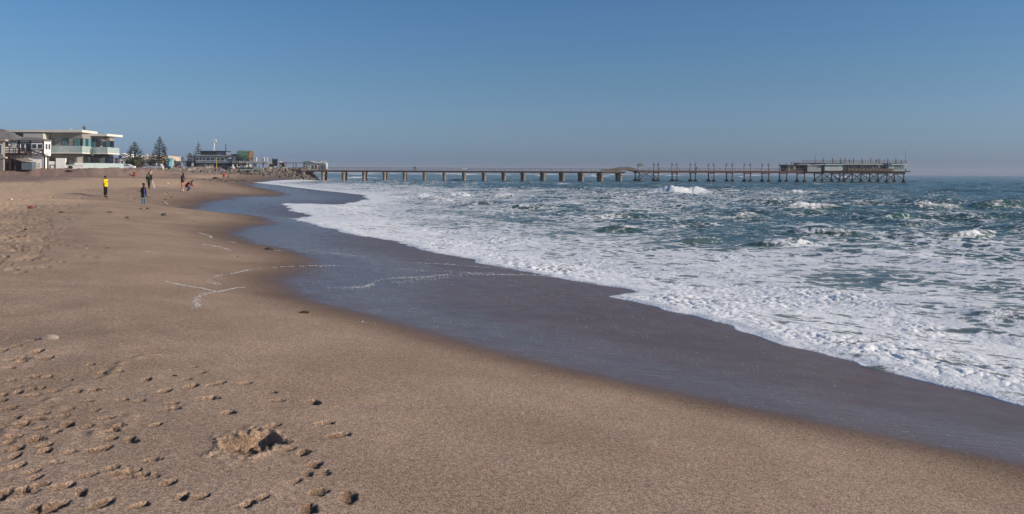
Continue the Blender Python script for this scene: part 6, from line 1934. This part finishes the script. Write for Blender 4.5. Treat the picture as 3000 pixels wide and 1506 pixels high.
# 5 man with the backpack
p = person('man with a grey backpack and olive trousers walking away with a white tube', 437, 80, R(180) + .1, 1.76,
       dict(anL=(.09, -.16, .085), toL=(.10, -.32, .04), knL=(.10, -.10, .50), anR=(-.10, .20, .12), toR=(-.11, .10, .03), knR=(-.10, .02, .49), wrL=(.25, .0, .88)),
       [('trousers', cloth('olive', (.10, .095, .055)), LEGS, .026, None), ('jacket', cloth('charcoal', (.022, .020, .022)), TORSO + ARMS, .03, None), ('hood', cloth('greyhood', (.06, .06, .07)), [['neck', 'chin', 'head', 'crown']], .02, None)] + shoes(cloth('brown', (.10, .04, .025))), hairshape=None)
k = MB().box(-.15, .15, .13, .30, 1.02, 1.45).build('backpack_body', cloth('packgrey', (.06, .065, .06)), None)
bp_ = thing('backpack', 'grey backpack with a green patch carried by the man in olive trousers', 'backpack', p.location, p.rotation_euler.z); bp_.scale = p.scale
k.parent = bp_
MB().box(-.11, .09, .302, .34, 1.08, 1.24).build('pocket', cloth('packdark', (.03, .03, .03)), bp_)
MB().box(-.10, .08, .302, .32, 1.29, 1.39).build('patch', cloth('palegreen', (.25, .42, .22)), bp_)
for sx in (-.1, .1): MB().box(sx - .02, sx + .02, .07, .13, 1.1, 1.46).build('strap', cloth('packdark', (.03, .03, .03)), bp_)
tb = thing('tube', 'white tube hanging from the hand of the man with the backpack', 'tube', Vector((PX(447.5, 79.6), 79.6, zsand(PX(447, 80), 79.6))))
MB().tube([(.18, .05, .10), (-.05, 0, .86)], .028, 8).build('pipe', M_white, tb)
for q in ((.18, .05, .10), (-.05, 0, .86)): MB().ball(q, .034, 8, 5).build('cap', M_greyl, tb)
# 6 beige shirt man farther up the beach
person('man in a beige shirt walking up the beach behind the backpack man', 440.5, 118, R(180), 1.75, dict(anL=(.09, -.12, .085), toL=(.1, -.28, .03), anR=(-.1, .14, .10), toR=(-.11, .02, .03)),
       [('trousers', cloth('greytrouser', (.16, .16, .17)), LEGS, .022, None), ('shirt', cloth('beige', (.58, .46, .32)), TORSO + SLEEVES, .03, None)] + shoes(cloth('black', (.018, .016, .017))))
# 7 8 far walkers
person('walker in a bright red jacket and brown shorts near the sea wall', 656, 187, R(180), 1.75, dict(anL=(.09, -.14, .085), toL=(.1, -.28, .03), anR=(-.1, .12, .10), toR=(-.11, .0, .03)),
       [('shorts', cloth('brownshort', (.22, .13, .09)), SHORTS, .03, None), ('jacket', cloth('red', (.60, .03, .03)), TORSO + ARMS, .03, None)] + shoes(cloth('paleshoe', (.35, .28, .25))), skin=(.40, .24, .17), hands=False)
person('child in a grey top and black shorts walking right of the red jacket', 670, 187, R(180), 1.5, dict(anL=(.09, .12, .085), toL=(.1, -.02, .03), anR=(-.1, -.12, .10), toR=(-.11, -.26, .03)),
       [('shorts', cloth('black', (.018, .016, .017)), SHORTS, .02, None), ('top', cloth('greytop', (.22, .19, .20)), TORSO + SLEEVES, .028, None)] + shoes(cloth('paleshoe', (.35, .28, .25))), skin=(.40, .24, .17), hands=False)
person('person in an orange vest on top of the sea wall', 524, 292, 0.3, 1.75, None, [('trousers', cloth('black', (.018, .016, .017)), LEGS, .022, None), ('vest', cloth('orange', (.75, .20, .07)), TORSO + SLEEVES, .03, None)] + shoes(cloth('black', (.018, .016, .017))), hands=False, z=PZ(524, 496.3, 292))
person('person in a white shirt and red shorts under the terrace', 700, 315, E_, 1.75, None, [('shorts', cloth('red', (.60, .03, .03)), SHORTS, .022, None), ('shirt', cloth('white', (.7, .7, .7)), TORSO + SLEEVES, .03, None)] + shoes(cloth('black', (.018, .016, .017))), hands=False, z=PZ(700, 498, 315))
person('person in orange trousers and a dark top above the rocks', 759, 322, E_, 1.75, dict(wrL=(.2, -.3, 1.3)), [('trousers', cloth('orange', (.75, .20, .07)), LEGS, .03, None), ('top', cloth('olivetop', (.07, .06, .05)), TORSO + ARMS, .03, None)] + shoes(cloth('black', (.018, .016, .017))), hands=False, z=PZ(759, 497.3, 322))
person('small figure in white at the foot of the rocks', 776.5, 318, 0, 1.55, None, [('trousers', cloth('white', (.7, .7, .7)), LEGS, .022, None), ('shirt', cloth('tanshirt', (.4, .33, .26)), TORSO + SLEEVES, .03, None)] + shoes(cloth('black', (.018, .016, .017))), hands=False, z=PZ(776.5, 524, 318))
def onjetty(px, b, label, rz, top, trousers, z=None, pose=None, h=1.75):
    Y = jY(ja(px, b), b)
    person(label, px, Y, rz, h, pose, [('trousers', cloth(*trousers), LEGS, .022, None), ('top', cloth(*top), TORSO + ARMS, .03, None)] + shoes(cloth('black', (.018, .016, .017))), hands=False, z=z)
onjetty(1212.5, 2, 'dark clad person standing close beside another on the concrete jetty', 0, ('charcoal', (.022, .02, .022)), ('greytrouser', (.16, .16, .17)), ZC)
onjetty(1216.5, 2.3, 'person in a brown jacket, right one of the pair on the concrete jetty', 3.1, ('brownjacket', (.07, .045, .035)), ('black', (.018, .016, .017)), ZC)
onjetty(1447, 1.5, 'walker in a white shirt striding along the concrete jetty', -E_, ('white', (.7, .7, .7)), ('black', (.018, .016, .017)), ZC, dict(anL=(.09, -.28, .1), toL=(.1, -.43, .05), anR=(-.1, .26, .12), toR=(-.11, .12, .04), knL=(.1, -.16, .5), knR=(-.1, .1, .5)))
onjetty(2040, 1.5, 'dark figure leaning by a lamp post of the iron jetty', 0, ('navy', (.022, .025, .035)), ('black', (.018, .016, .017)), ZI)
onjetty(2489, 1.5, 'person in a dark red top on the restaurant roof deck', 0, ('maroon', (.22, .018, .03)), ('black', (.018, .016, .017)), rz_(240))
onjetty(2567, 1.5, 'dark figure beside the mast post on the restaurant roof deck', 0, ('charcoal', (.022, .02, .022)), ('black', (.018, .016, .017)), rz_(240))
onjetty(2592, 1.5, 'person in a grey top near the seaward end of the roof deck', .6, ('greytop', (.22, .19, .2)), ('black', (.018, .016, .017)), rz_(240))
onjetty(2641, .4, 'hunched dark figure at the last corner of the roof deck', -.6, ('brownjacket', (.07, .045, .035)), ('black', (.018, .016, .017)), rz_(250))
dg = bpy.context.evaluated_depsgraph_get()
for o, m in SKINTMP:
    ev = o.evaluated_get(dg)
    me = bpy.data.meshes.new_from_object(ev, preserve_all_data_layers=False, depsgraph=dg)
    me.materials.clear(); me.materials.append(m)
    for p_ in me.polygons: p_.use_smooth = True
    old = o.data
    o.modifiers.clear()
    o.data = me
    me.name = o.name
    bpy.data.meshes.remove(old)

# gulls
M_gull = mat('gull_white', (.7, .7, .7), .7)
M_gulld = mat('gull_grey', (.12, .12, .13), .7)
def gull(px, py, Y, label, m, span=1.2, rz=0.0):
    t = thing('gull', label, 'bird', P(px, py, Y), rz)
    MB().tube([(0, -.28, 0), (0, -.15, .02), (0, .1, .02), (0, .3, .0)], [.03, .075, .07, .02], 7).build('body', m, t)
    MB().ball((0, -.27, .03), (.045, .06, .045), 7, 5).build('head', m, t)
    for s in (-1, 1):
        h = span / 2
        MB().add([(0, -.12, .03), (s * h * .5, -.10, .16), (s * h, .06, .10), (s * h * .5, .08, .15), (0, .1, .03), (0, 0, .06)], [(0, 1, 5), (1, 3, 5), (1, 2, 3), (3, 4, 5), (0, 5, 4), (0, 4, 3, 1), (1, 3, 2)]).build('wing', m, t)
gull(1203, 429.5, 260, 'white gull flying high above the concrete jetty', M_gull, 1.2, .5)
gull(739, 449.5, 315, 'dark gull flying right of the green vault', M_gulld, 1.3, 1.0)
for px, py, w_ in ((700.5, 441, 'left'), (705.5, 440.7, 'middle'), (710.8, 440, 'right'), (729.5, 447, 'lowest')):
    t = thing('gull', 'dark bird perched on the green vault, ' + w_ + ' of the four', 'bird', P(px, py + .6, YR - .3))
    MB().tube([(-.2, 0, .08), (-.05, 0, .16), (.12, 0, .3)], [.03, .1, .05], 7).build('body', M_gulld, t)
    MB().ball((.15, 0, .36), .06, 7, 5).build('head', M_gulld, t)
    MB().box(-.03, .03, -.02, .02, -.2, .1).build('leg', M_dark, t)

# ------------------------------------------------------------------ sea air
HZ = 0.00016
hb = MB().box(-2600, 4200, -80, 3600, -5.2, 30).build('haze', bpy.data.materials.new('haze_air'), None)
hm_ = hb.data.materials[0]; hm_.use_nodes = True
hn = hm_.node_tree
hn.nodes.remove(hn.nodes['Principled BSDF'])
pv_ = hn.nodes.new('ShaderNodeVolumePrincipled')
pv_.inputs['Color'].default_value = (.82, .86, .95, 1)
pv_.inputs['Density'].default_value = HZ
pv_.inputs['Anisotropy'].default_value = 0.0
hn.links.new(pv_.outputs[0], hn.nodes['Material Output'].inputs['Volume'])
tag(hb, kind='stuff')
